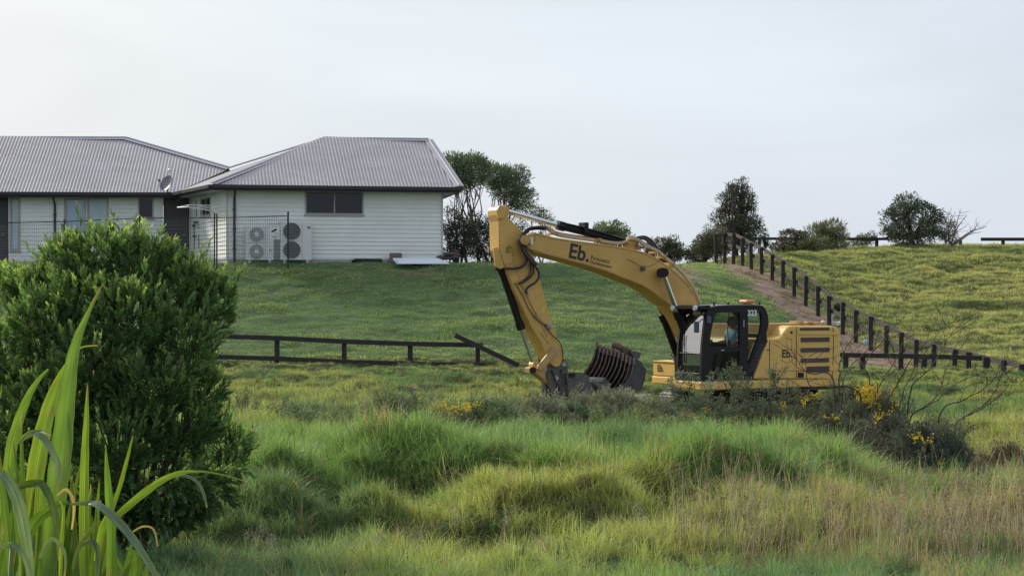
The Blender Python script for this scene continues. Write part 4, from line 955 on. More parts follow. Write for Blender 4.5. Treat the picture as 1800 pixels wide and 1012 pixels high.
mb_ = MB(); mb_.tube([X(1079, 607, -.1), X(1086, 608, -.2), X(1096, 614, -.3), X(1110, 619, -.4)], [.09, .08, .07, .06], 10); mb_.prism(XS([(1094, 612), (1106, 614), (1118, 625), (1110, 632), (1098, 624)], -.42), RT * .1); mb_.build('bucket_lug', mat('rusty_lug', (.10, .062, .045), .75, .5, 6), bk, smooth='auto')
mb_ = MB(); mb_.prism(XS([(1108, 616), (1118, 617), (1127, 620), (1124, 630), (1116, 633)], -.5), RT * .5); mb_.build('bucket_lip', M_dirty, bk, bevel=.006)
mb_ = MB(); mb_.tube([X(1036, 668, -.2), X(1060, 682, -.4), X(1090, 692, -.6), X(1112, 690, -.66)], .06, 8); mb_.build('bucket_edge', M_dirty, bk, smooth=True)

# upper structure. near side plane s = -1.35
SN, SF = -1.35, 1.35
side = [(1324, 667), (1350, 597.5), (1352, 596), (1363, 594.8), (1369, 593.5), (1374, 590), (1383, 577.5), (1387, 573.5), (1393, 572), (1464, 572.5), (1471, 574.5), (1475, 579), (1477, 586), (1478, 620), (1477, 667)]
body = sub(slab('body', side, SN, SF, M_body, bevel=.045))
fr0 = loc_of(X(1477, 600, SN))[0]; ff0 = loc_of(X(1196, 670, SN))[0]
def zz(px, py, s=SN): return loc_of(X(px, py, s))[2]
zc0, zc1 = zz(1400, 681), zz(1400, 666)
mm = MB(); fe = loc_of(X(1233, 672, SN))[0] + .02
# the platform under the cab; its front end is rounded off
mm.prism([L(fr0, SN - .01, zc0), L(fr0, SN - .01, zc1), L(fe - 1.1, SN - .01, zc1), L(fe - 1.1, SN - .01, zc0)], RT * (2.72)); mm.prism([L(fe - 1.1, SN - .01, zc0), L(fe - 1.1, SN - .01, zc1), L(fe, SN - .01, zc1), L(fe, SN - .01, zc0)], RT * 1.06); mm.build('platform', M_body, ex, bevel=.03)
mm = MB(); mm.box(L(.1, 0, (zc0 + .18) / 2 + .3), (2.4, 1.2, .45), EXM); mm.tube([L(0, 0, .45), L(0, 0, zc0 + .02)], .7, 28); mm.build('swing_ring', M_mblack, ex, smooth='auto')
# hood behind the cab with yellow inner wall and top clutter
mm = MB(); mm.prism([X(1343, 598, -.9), X(1343, 569.5, -.9), X(1392, 569, -.9), X(1392, 598, -.9)], RT * 2.1); hood = sub(mm.build('hood', M_yel2, ex, bevel=.01))
mm = MB(); mm.box(X(1372, 570, -.9) , (.9, .03, .02), EXM); mm.box(X(1372, 569.4, -.6), (1.1, .5, .04), EXM); mm.build('hood_lip', M_yel, hood)
mm = MB()
for px, w, h in ((1405, .5, .05), (1416, .2, .09), (1434, .35, .07), (1400, .12, .1)): c = X(px, 569.5, -.7); mm.box(c, (w, .4, h * 1.4), EXM)
mm.tube([X(1397, 567, -1.0), X(1401, 565.5, -1.0), X(1410, 566, -1.0), X(1413, 568.5, -1.0)], .014, 6); mm.build('roof_hatch', M_yel2, body, bevel=.01)
mm = MB(); mm.tube([X(1440, 573, .3), X(1440, 566.5, .3)], .06, 12); mm.build('exhaust', M_mblack, body, smooth='auto')
# panel seams, louvres, recesses, reflective darker lower band
def seam(pts, m_=M_txt, w=.010, s=SN - .006, par=None, name='panel_seam'):
    q = XS(pts, s); mm = MB()
    for a, b in zip(q[:-1], q[1:]): mm.bar(a, b, .012, w, up=(0, 0, 1) if abs((b - a).normalized().z) < .8 else (1, 0, 0))
    return mm.build(name, m_, par or body)
seam([(1353, 597), (1353, 665)]); seam([(1400.5, 573.5), (1400, 590), (1400, 664)]); seam([(1464.5, 574), (1465.5, 600), (1463.5, 664)]); seam([(1324.5, 666), (1476, 666)])
seam([(1347, 614.5), (1353, 614.5)], w=.014)
for x0, x1, y0, y1 in ((1406, 1458, 575.3, 580.5), (1407.5, 1458, 592.3, 601), (1407.5, 1458, 610.5, 619), (1407.5, 1457, 628.8, 637.2), (1418.5, 1457, 643, 654.5)):
    c0 = X(x0, y1, SN - .003); c1 = X(x1, y0, SN - .003); c = (c0 + c1) / 2; w = abs((c1 - c0).dot(FW)); h = c1.z - c0.z; mm = MB()
    mm.box(c, (w, .02, h), EXM); nl = int(h / .028)
    lv = sub(mm.build('vent', M_vent, body))
    mm = MB()
    for k in range(nl): mm.box(c - RT * .014 + UP * (h * ((k + .5) / nl - .5)), (w * .98, .012, .008), EXM)
    mm.build('louvre', mat('louvre_edge', (.12, .08, .07), .6) if 'louvre_edge' not in bpy.data.materials else bpy.data.materials['louvre_edge'], lv)
def plate(pts, s, th, m_, name, par=None, bevel=0.0): mm = MB(); mm.prism(XS(pts, s), RT * th); return mm.build(name, m_, par or body, bevel=bevel)
plate([(1403, 654.5), (1413, 654.5), (1413, 663), (1403, 663)], SN - .012, .02, M_mblack, 'latch'); plate([(1356, 655), (1364, 655), (1364, 664), (1356, 664)], SN - .012, .02, M_mblack, 'latch')
plate([(1390, 582), (1393.5, 582), (1393.5, 586), (1390, 586)], SN - .012, .02, M_mblack, 'latch')
plate([(1354, 643.5), (1416, 643.5), (1416, 652), (1354, 651)], SN - .016, .02, M_body, 'body_crease', bevel=.012); plate([(1459, 642), (1475, 642), (1475, 652), (1459, 652)], SN - .016, .02, M_body, 'body_crease', bevel=.012)
plate([(1404, 583.5), (1462, 583.5), (1474, 586), (1474, 589), (1404, 588.5)], SN - .014, .02, M_body, 'body_crease', bevel=.012)
# front right storage box
bx = sub(MB().prism([X(a, b, .45) for a, b in ((1187, 662.5), (1187, 640), (1184.5, 635.5), (1215, 634), (1215, 662.5))], RT * .92).build('storage_box', M_body, ex, bevel=.03))
mm = MB(); q0 = X(1187.5, 676, .42); q1 = X(1187.5, 663, .42); mm.prism([q0, q1, q1 - FW * .7, q0 - FW * .7], RT * .98); mm.build('box_base', M_body, bx, bevel=.02)
mm = MB(); q = X(1190, 660, .40); mm.box(q + UP * .12 - FW * .2, (.5, .04, .66), EXM); mm.build('box_side', M_mblack, bx)
mm = MB(); mm.prism([X(1193, 680, .3), X(1193, 655, .3), X(1215, 600, .3), X(1240, 600, .3), X(1240, 680, .3)], RT * -.9); mm.build('boom_foot', M_mblack, ex, bevel=.02)

# cab: traced near side, farther side parallel to it 0.98 m away
CW = .98; SC0, SC1 = SN, SN + CW
outer = [(1232.5, 669), (1233, 643), (1234.5, 603), (1239, 563), (1243, 546), (1249, 540.5), (1262, 537.8), (1325, 536.2), (1341, 537.5), (1346, 543), (1349.5, 552), (1351.5, 568), (1347, 586), (1349, 599), (1338, 622), (1325, 650), (1324, 669)]
doorw = [(1247.5, 611), (1249, 590), (1253, 568), (1257, 554), (1261, 549.5), (1300.5, 548), (1300.5, 609)]
doorl = [(1251, 662), (1250.5, 640), (1253, 625), (1259, 620.5), (1300, 617), (1300, 662)]
rearw = [(1315, 560), (1315, 547.5), (1334, 546.5), (1338, 552), (1339, 566), (1337, 583), (1326, 612), (1316, 640), (1315, 640)]
def frame_with_holes(name, outl, holes, s, th, m_, par):
    """flat panel with openings, triangulated in the plane then given thickness"""
    from mathutils.geometry import tessellate_polygon
    loops = [XS(outl, s)] + [XS(h, s) for h in holes]
    flat = [[Vector((p.dot(FW), p.z, 0)) for p in lp] for lp in loops]
    tris = tessellate_polygon(flat); pts = [p for lp in loops for p in lp]; k = len(pts)
    mm = MB(); fs = [tuple(t) for t in tris] + [tuple(i + k for i in t[::-1]) for t in tris]; b = 0
    for lp in loops:
        q = len(lp); fs += [(b + i, b + (i + 1) % q, b + (i + 1) % q + k, b + i + k) for i in range(q)]; b += q
    mm.add(pts + [p + RT * th for p in pts], fs); return mm.build(name, m_, par)
cab = sub(frame_with_holes('cab', outer, [doorw, doorl, rearw], SC0, .07, M_mblack, ex))
# far side frame: same outline shifted along the machine's width (real offset)
def shift(o_pts, ds): return [p + RT * ds for p in XS(o_pts, SC0)]
def frame3(name, outl, holes, ds, th, m_, par):
    from mathutils.geometry import tessellate_polygon
    loops = [shift(outl, ds)] + [shift(h, ds) for h in holes]; flat = [[Vector((p.dot(FW), p.z, 0)) for p in lp] for lp in loops]
    tris = tessellate_polygon(flat); pts = [p for lp in loops for p in lp]; k = len(pts); mm = MB()
    fs = [tuple(t) for t in tris] + [tuple(i + k for i in t[::-1]) for t in tris]; b = 0
    for lp in loops: q = len(lp); fs += [(b + i, b + (i + 1) % q, b + (i + 1) % q + k, b + i + k) for i in range(q)]; b += q
    mm.add(pts + [p + RT * th for p in pts], fs); return mm.build(name, m_, par)
farh = [(1245, 611), (1246, 590), (1250, 565), (1256, 549.5), (1330, 547), (1336, 556), (1337, 583), (1326, 611)]
frame3('cab_frame', outer, [farh], CW - .07, .07, M_mblack, cab)
def crossbar(px, py, w, h, par=cab, m_=M_mblack, name='cross_member', s0=SC0 + .07, s1=SC1 - .07, df=0):
    a = X(px, py, SC0) + FW * df; mm = MB(); mm.bar(a + RT * (s0 - SC0), a + RT * (s1 - SC0), w, h); return mm.build(name, m_, par, bevel=.01)
crossbar(1245, 545, .10, .10); crossbar(1236, 622, .04, .035); crossbar(1236, 662, .10, .16); crossbar(1341, 545, .10, .12); crossbar(1345, 590, .08, .10); crossbar(1330, 650, .1, .35)
# roof, visor, lamps
rp_ = XS([(1243, 543), (1249, 538.8), (1262, 536.5), (1290, 534.8), (1325, 534.8), (1341, 536.5), (1345, 540.5), (1300, 540), (1252, 543)], SC0 + .03)
mm = MB(); mm.prism(rp_, RT * (CW - .06)); mm.build('cab_roof', mat('cab_roof_dark', (.05, .05, .052), .28, .1, 3), cab, bevel=.03)
a = X(1241, 541.5, SC0 - .02); mm = MB(); mm.prism([a + FW * .22 - UP * .02, a + FW * .20 + UP * .05, a - FW * .12 + UP * .07, a - FW * .15 - UP * .04], RT * (CW + .04)); mm.build('visor', M_mblack, cab, bevel=.01)
mm = MB()
for ds in (.06, .92): c = a + RT * ds + FW * .23 + UP * .005; mm.tube([c, c + FW * .05], .06, 12)
mm.build('cab_lamp', M_white, cab, smooth='auto')
mm = MB(); c = a + RT * .22 + FW * .08 - UP * .12; mm.ball(c, .16, 12, (.6, .9, .5)); mm.build('lamp_cowl', M_woodl, cab, smooth=True)
bc = X(1313, 533.5, SC0 + .45); mm = MB(); mm.tube([bc - UP * .04, bc], .10, 16); mm.build('beacon_foot', M_mblack, cab, smooth='auto')
mm = MB(); mm.box(bc + UP * .05, (.24, .32, .075), EXM); mm.build('beacon', M_orange, cab, bevel=.03)
mm = MB()
for px in (1255, 1280, 1335): c = X(px, 535, SC0 + .15); mm.tube([c - UP * .02, c + UP * .05], .02, 8)
mm.build('roof_bolt', M_mblack, cab)
# glazing
def pane(pts3, name='window_glass', th=None): mm = MB(); mm.add(pts3, [tuple(range(len(pts3)))]); return mm.build(name, glass, cab)
pane(XS(doorw, SC0 + .035)); pane(XS(doorl, SC0 + .035)); pane(XS(rearw, SC0 + .035)); pane([p for p in shift(farh, CW - .035)])
wf = XS([(1235, 643), (1236, 603), (1240.5, 563), (1244, 548)], SC0 + .05); wr = [p + RT * (CW - .1) for p in wf]
mm = MB(); mm.add(wf + wr, [(i, i + 1, i + 5, i + 4) for i in range(3)]); mm.build('windscreen', glass2, cab, smooth=True)
lw = XS([(1235, 643), (1234.5, 664)], SC0 + .05); lw2 = [p + RT * (CW - .1) for p in lw]; mm = MB(); mm.add([lw[0], lw[1], lw2[1], lw2[0]], [(0, 1, 2, 3)]); mm.build('windscreen', glass, cab)
rw = XS([(1344, 585), (1345, 548)], SC0 + .05); rw2 = [p + RT * (CW - .1) for p in rw]; mm = MB(); mm.add([rw[0], rw[1], rw2[1], rw2[0]], [(0, 1, 2, 3)]); mm.build('window_glass', glass, cab)
# louvre strip behind the door, handles, mirror, wiper, rails
for k in range(13):
    u = k / 12; mm = MB(); q = X(1339 - 19 * u, 606 + 46 * u, SC0 - .008); mm.box(q, (.16, .016, .02), EXM); mm.build('side_louvre', M_grey if False else mat('louvre_grey', (.05, .047, .05), .4) if 'louvre_grey' not in bpy.data.materials else bpy.data.materials['louvre_grey'], cab)
mm = MB(); mm.box(X(1270, 615.3, SC0 - .01), (.07, .03, .018), EXM); mm.build('door_handle', M_white, cab, bevel=.004)
mm = MB(); mm.tube([X(1281.5, 549, SC0 + .02), X(1279, 580, SC0 + .01), X(1281, 609, SC0 + .02)], .011, 6); mm.build('window_divider', M_mblack, cab)
mm = MB(); mm.tube([X(1307.5, 562, SC0 - .02), X(1307.5, 574, SC0 - .02)], .014, 8); mm.build('grab_handle', M_grey, cab)
mm = MB(); mm.tube([X(1239.5, 559, SC0 - .02), X(1233, 562, SC0 - .3), X(1228, 567, SC0 - .45)], .012, 6); arm = sub(mm.build('mirror_arm', M_mblack, cab))
c = X(1224.5, 574.5, SC0 - .42); mm = MB(); mm.box(c, (.05, .16, .25), EXM); mir = mm.build('mirror', mat('mirror_glass', (.05, .09, .13), .15, .1, 2), arm, bevel=.02)
mm = MB(); mm.box(X(1246, 562, SC0 - .05), (.1, .06, .16), EXM); mm.build('junction_box', mat('box_blue_grey', (.07, .08, .13), .5), cab, bevel=.015)
mm = MB(); w0 = X(1238, 632, SC0 + .12) + RT * .75 + FW * .03; mm.tube([X(1236, 640, SC0) + RT * .8 + FW * .03, X(1241, 570, SC0) + RT * .86 + FW * .03], .010, 5); mm.tube([X(1237, 640, SC0) + RT * .72 + FW * .03, X(1240, 590, SC0) + RT * .74 + FW * .03], .008, 5); mm.build('wiper', M_mblack, cab)
# interior
fl_z = loc_of(X(1280, 664, SC0))[2]; sf_, ss_ = loc_of(X(1283, 600, SC0 + .5))[0], SC0 + .5
mm = MB(); mm.prism([L(fe - .05, SC0 + .08, fl_z - .06), L(fe - .05, SC0 + .08, fl_z), L(fe - 1.35, SC0 + .08, fl_z), L(fe - 1.35, SC0 + .08, fl_z - .06)], RT * (CW - .16)); mm.build('cab_floor', M_int, cab)
mm = MB(); mm.box(L(sf_ - .02, ss_, fl_z + .42), (.50, .50, .13), EXM); mm.box(L(sf_ - .30, ss_, fl_z + .80), (.13, .48, .72), EXM); mm.box(L(sf_ - .34, ss_, fl_z + 1.24), (.10, .28, .2), EXM); mm.box(L(sf_ - .02, ss_, fl_z + .18), (.36, .36, .36), EXM)
mm.build('operator_seat', M_seat, cab, bevel=.05)
mm = MB()
for sg in (-1, 1): mm.box(L(sf_ + .05, ss_ + sg * .34, fl_z + .62), (.42, .11, .10), EXM); mm.tube([L(sf_ + .24, ss_ + sg * .34, fl_z + .66), L(sf_ + .27, ss_ + sg * .34, fl_z + .84)], [.02, .028], 8)
mm.build('control_console', M_int, cab, bevel=.02)
mm = MB(); mm.box(L(fe - .3, ss_ + .36, fl_z + .82), (.05, .22, .17), EXM); mm.tube([L(fe - .3, ss_ + .38, fl_z + .75), L(fe - .25, ss_ + .42, fl_z)], .02, 6); mm.build('display_screen', M_int, cab, bevel=.01)
mm = MB()
for sg in (-.1, .1): mm.tube([L(fe - .35, ss_ + sg, fl_z), L(fe - .25, ss_ + sg, fl_z + .35)], .015, 6); mm.box(L(fe - .33, ss_ + sg, fl_z + .06), (.2, .1, .03), (Vector((FW.x, FW.y, .4)).normalized(), RT, UP))
mm.build('pedals', M_int, cab)
# tracks
M_shoe = mat('track_steel', (.07, .062, .055), .6, .35, 8, metal=.4)
for sg in (-1, 1):
    tr = sub(MB().prism([L(-1.5, sg * 1.12 - .12, .25), L(1.5, sg * 1.12 - .12, .25), L(1.5, sg * 1.12 - .12, .62), L(-1.5, sg * 1.12 - .12, .62)], RT * .24).build('track_frame', M_mblack, ex, bevel=.02))
    pth = []; Lh, rr = 1.62, .42
    for k in range(60):
        u = k / 60 * (4 * Lh + 2 * math.pi * rr)
        if u < 2 * Lh: q = (-Lh + u, 2 * rr, 0)
        elif u < 2 * Lh + math.pi * rr: a = (u - 2 * Lh) / rr; q = (Lh + rr * math.sin(a), rr + rr * math.cos(a), a)
        elif u < 4 * Lh + math.pi * rr: q = (Lh - (u - 2 * Lh - math.pi * rr), 0, math.pi)
        else: a = (u - 4 * Lh - math.pi * rr) / rr + math.pi; q = (-Lh + rr * math.sin(a), rr + rr * math.cos(a), a)
        pth.append(q)
    mm = MB()
    for f_, z_, a in pth:
        t_ = FW * math.cos(a) - UP * math.sin(a); nrm_ = FW * math.sin(a) + UP * math.cos(a)
        mm.box(L(f_, sg * 1.12, z_ + .02), (.138, .6, .03), (t_, RT, nrm_)); mm.box(L(f_, sg * 1.12, z_ + .02) + nrm_ * .025, (.02, .6, .03), (t_, RT, nrm_))
    mm.build('track_shoes', M_shoe, tr)
    for f_, z_, r_ in [(-Lh, rr, .36), (Lh, rr, .36)] + [(-1.2 + .4 * k, .15, .11) for k in range(7)]:
        mm = MB(); mm.tube([L(f_, sg * 1.12 - .2, z_), L(f_, sg * 1.12 + .2, z_)], r_, 20); mm.tube([L(f_, sg * 1.12 - .23, z_), L(f_, sg * 1.12 + .23, z_)], r_ * .4, 14); mm.build('track_roller', M_mblack, tr, smooth='auto')
# lettering
def text_on(p0, p1, s, body_, m_, par, bold=.0, name='lettering', up=None, nrm=None, width=None, off=.006):
    cu = bpy.data.curves.new('txt', 'FONT'); cu.body = body_; cu.offset = bold; cu.extrude = .0; cu.resolution_u = 4
    to = bpy.data.objects.new('txt', cu); COL.objects.link(to); dg = bpy.context.evaluated_depsgraph_get(); me = bpy.data.meshes.new_from_object(to.evaluated_get(dg)); bpy.data.objects.remove(to); bpy.data.curves.remove(cu)
    xs = [v.co.x for v in me.vertices]; x0, x1 = min(xs), max(xs)
    a = X(*p0, s) if not isinstance(p0, Vector) else p0; b = X(*p1, s) if not isinstance(p1, Vector) else p1
    d = (b - a); k = d.length / (x1 - x0); d.normalize(); nr = nrm or -RT; u = up or nr.cross(d).normalized()
    mm = MB(); mm.add([a + d * ((v.co.x - x0) * k) + u * (v.co.y * k) + nr * off for v in me.vertices], [tuple(p.vertices) for p in me.polygons])
    bpy.data.meshes.remove(me); return mm.build(name, m_, par)
text_on((999.5, 452), (1034, 460), -HB, 'Eb.', M_txt, boom, .022)
text_on((1038.5, 455), (1070.5, 463), -HB, 'Purposeful', M_txt, boom, .004)
text_on((1037, 462.3), (1074.5, 471.7), -HB, 'Development', M_txt, boom, .004)
text_on((1374.5, 627.7), (1392.5, 627.7), SN, 'Eb.', M_txt, body, .02)
text_on((1314, 554.6), (1330, 554.4), SC0, '323', M_txtw, cab, .03)
mm = MB(); q = XS([(1395, 612.5), (1397, 617), (1397.5, 623), (1395.5, 629), (1391.5, 634), (1386, 637), (1380, 636.5), (1375.5, 633), (1374, 630)], SN - .006)
for a, b in zip(q[:-1], q[1:]): mm.bar(a, b, .006, .007, up=(0, -1, 0))
mm.build('logo_arc', M_vent, body)
mm = MB(); q = XS([(1330.5, 546), (1333, 547.5), (1333.2, 551), (1331, 554.5), (1328, 555.5)], SC0 - .006)
for a, b in zip(q[:-1], q[1:]): mm.bar(a, b, .006, .010, up=(0, -1, 0))
mm.build('logo_arc', M_orange, cab)
# storage box front face lettering: the face looks forward
bf = loc_of(X(1187, 650, .45))[0] + .004
def XF(px, py, f):                              # pixel onto a plane square to the machine's length
    d = Vector(((px - HX) / F, 1, (HY - py) / F)); c = Vector((0, 0, CZ)); t = (OX + FW * f - c).dot(FW) / d.dot(FW); return c + d * t
text_on(XF(1156, 652.5, bf), XF(1166.5, 652.5, bf), 0, 'Eb.', M_txt, bx, .02, nrm=FW, off=.004)
plate([(1207, 669.5), (1214, 669.5), (1214, 677), (1207, 677)], -.37, .01, M_txtw, 'decal', ex); plate([(1243.5, 669.5), (1250.5, 669.5), (1250.5, 677), (1243.5, 677)], SN - .018, .006, mat('decal_pale', (.45, .6, .6), .5), 'decal', ex)

# ---------------------------------------------------------------- operator
person = thing('person', L(sf_, ss_, fl_z), 'seated operator in a light blue shirt and glasses inside the excavator cab', 'person', rotz=math.atan2(FW.y, FW.x))
M_skin = mat('skin', (.42, .24, .17), .55, .08, 6); M_shirt = mat('shirt_blue', (.38, .58, .70), .85, .08, 7, bump=.2); M_trou = mat('trousers', (.05, .055, .075), .9, .2, 7); M_hair = mat('grey_hair', (.20, .19, .18), .8, .3, 20)
def skin(name, pts, edges, radii, m_, parent, lv=2):
    me = bpy.data.meshes.new(name); M = MATRIX[parent].inverted(); me.from_pydata([tuple(M @ Vector(p)) for p in pts], edges, []); me.materials.append(m_)
    o = bpy.data.objects.new(name, me); COL.objects.link(o); o.parent = parent; MATRIX[o] = MATRIX[parent]
    md = o.modifiers.new('skin', 'SKIN'); md.use_smooth_shade = True
    lay = me.skin_vertices[0].data if me.skin_vertices else None
    if lay is None: bpy.context.view_layer.objects.active = o; lay = me.skin_vertices[0].data
    for i, r in enumerate(radii): lay[i].radius = r if hasattr(r, '__len__') else (r, r)
    lay[0].use_root = True
    sb = o.modifiers.new('sub', 'SUBSURF'); sb.levels = lv; sb.render_levels = lv; return o
def LL(f, s, z): return L(sf_ + f, ss_ + s, fl_z + z)
hip = LL(-.08, 0, .56)
# skeleton of the body: pelvis, spine, neck, head, arms to the consoles, legs to the pedals
pts = [hip, LL(-.12, 0, .78), LL(-.12, 0, .98), LL(-.10, 0, 1.09), LL(-.06, 0, 1.19), LL(-.04, 0, 1.28),
       LL(-.11, -.18, 1.02), LL(-.06, -.25, .80), LL(.20, -.30, .74), LL(.26, -.32, .77),
       LL(-.11, .18, 1.02), LL(-.06, .25, .80), LL(.20, .30, .74), LL(.26, .32, .77),
       LL(-.06, -.10, .54), LL(.36, -.14, .58), LL(.46, -.13, .14), LL(.56, -.13, .08), LL(-.06, .10, .54), LL(.36, .14, .58), LL(.46, .13, .14), LL(.56, .13, .08)]
eds = [(0, 1), (1, 2), (2, 3), (3, 4), (4, 5), (2, 6), (6, 7), (7, 8), (8, 9), (2, 10), (10, 11), (11, 12), (12, 13), (0, 14), (14, 15), (15, 16), (16, 17), (0, 18), (18, 19), (19, 20), (20, 21)]
rad_ = [.14, .135, .14, .055, .085, .07, .065, .048, .034, .032, .065, .048, .034, .032, .085, .066, .045, .04, .085, .066, .045, .04]
skin('body', pts, eds, rad_, M_skin, person)
skin('shirt', [LL(-.08, 0, .60), LL(-.12, 0, .80), LL(-.12, 0, 1.0), LL(-.11, -.19, 1.03), LL(-.07, -.245, .86), LL(-.11, .19, 1.03), LL(-.07, .245, .86), LL(-.11, 0, 1.07)], [(0, 1), (1, 2), (2, 3), (3, 4), (2, 5), (5, 6), (2, 7)], [.165, .16, .165, .085, .07, .085, .07, .07], M_shirt, person)
skin('trousers', [LL(-.08, 0, .56), LL(-.06, -.10, .54), LL(.36, -.14, .585), LL(.45, -.13, .2), LL(-.06, .10, .54), LL(.36, .14, .585), LL(.45, .13, .2)], [(0, 1), (1, 2), (2, 3), (0, 4), (4, 5), (5, 6)], [.15, .10, .078, .06, .10, .078, .06], M_trou, person)
hc = LL(-.04, 0, 1.235)
mm = MB(); mm.ball(hc, .105, 16, (.9, .9, 1.15)); q = hc + FW * .09
mm.tube([q + UP * .025, q + FW * .025 - UP * .015, q - UP * .03], [.012, .02, .012], 8)
for sg in (-1, 1): mm.ball(hc + RT * sg * .10, .028, 8, (.5, .5, 1.1))
mm.build('head', M_skin, person, smooth=True)
mm = MB(); mm.tube([hc + FW * .088 - UP * .055 - RT * .025, hc + FW * .092 - UP * .052, hc + FW * .088 - UP * .055 + RT * .025], .006, 6); mm.build('mouth', mat('lips', (.28, .10, .09), .6), person)
mm = MB(); mm.ball(hc - FW * .015 + UP * .03, .112, 16, (.92, .92, 1.0)); o = mm.build('hair', M_hair, person, smooth=True)
bmv = [v for v in o.data.vertices]
for v in bmv:
    w_ = MATRIX[person] @ v.co; dz = (w_ - hc).dot(UP); df = (w_ - hc).dot(FW)
    lim = .045 if df > .02 else -.05
    if dz < lim: w_ = w_ + UP * (lim - dz) * .9 - (w_ - hc) * .12
    v.co = MATRIX[person].inverted() @ w_
mm = MB()
for sg in (-1, 1):
    c = hc + FW * .098 + UP * .012 + RT * sg * .035; b1 = RT; pts_ = [c + RT * .024 * math.cos(k * math.pi / 6) + UP * .016 * math.sin(k * math.pi / 6) for k in range(13)]; mm.tube(pts_, .004, 5); mm.tube([c + RT * sg * .024, hc + RT * sg * .10 + UP * .015], .004, 5)
mm.build('glasses', M_mblack, person)
for sg in (-1, 1):                               # hands closed around the joysticks
    w0 = LL(.255, sg * .325, .775)
    for k, ln in enumerate((.062, .070, .066, .052)):
        b0 = w0 + FW * .015 + UP * (.045 - .022 * k) - RT * sg * .012; p1_ = b0 + FW * ln * .55 + RT * sg * .004; p2_ = p1_ + FW * .008 + RT * sg * .026; p3_ = p2_ - FW * .026 + RT * sg * .012
        skin('finger', [b0, p1_, p2_, p3_], [(0, 1), (1, 2), (2, 3)], [.010, .009, .0085, .007], M_skin, person, 1)
    skin('thumb', [w0 + UP * .03, w0 + UP * .055 + FW * .025 + RT * sg * .012, w0 + UP * .06 + FW * .05 + RT * sg * .014], [(0, 1), (1, 2)], [.012, .010, .008], M_skin, person, 1)
    skin('palm', [w0 - FW * .03, w0 + UP * .01 + FW * .02], [(0, 1)], [(.03, .022), (.042, .018)], M_skin, person, 1)

# ---------------------------------------------------------------- foliage builders (numpy: many small leaf faces, one mesh per crown)
FOL = leafmat('foliage', .42, .5, .35, tcol=(1.3, 1.35, .6)); FOLD = leafmat('far_foliage', .15, .7, .2, tcol=(1.1, 1.1, .7)); FLOW = leafmat('petals', .2, .6, .2, tcol=(1, 1, .8))
def join(parts):
    Vs, Fs, Cs, o = [], [], [], 0
    for v, f, c in parts: Vs.append(v); Fs.append(f + o); Cs.append(c); o += len(v)
    return np.concatenate(Vs), np.concatenate(Fs), np.concatenate(Cs)
def in_ellipsoid(N, c, r, shell=.0):
    d = unit(rng.normal(size=(N, 3))); u = rng.random((N, 1)); rr = (shell ** 3 + (1 - shell ** 3) * u) ** (1 / 3)
    return np.array(c) + d * rr * np.array(r), d
def limb(m, a, b, r0, r1, wob=.08, seg=5, sag=0.0):
    a = Vector(a); b = Vector(b); Ln = (b - a).length; pts = []; 
    off = Vector((rng.normal(0, wob), rng.normal(0, wob), rng.normal(0, wob * .5))) * Ln
    for k in range(seg + 1):
        u = k / seg; p = a.lerp(b, u) + off * math.sin(math.pi * u) + Vector((0, 0, -sag * math.sin(math.pi * u) * Ln))
        if 0 < k < seg: p = p + Vector(tuple(rng.normal(0, wob * .25, 3))) * Ln / seg * 2
        pts.append(p)
    m.tube(pts, [r0 + (r1 - r0) * k / seg for k in range(seg + 1)], 6); return pts

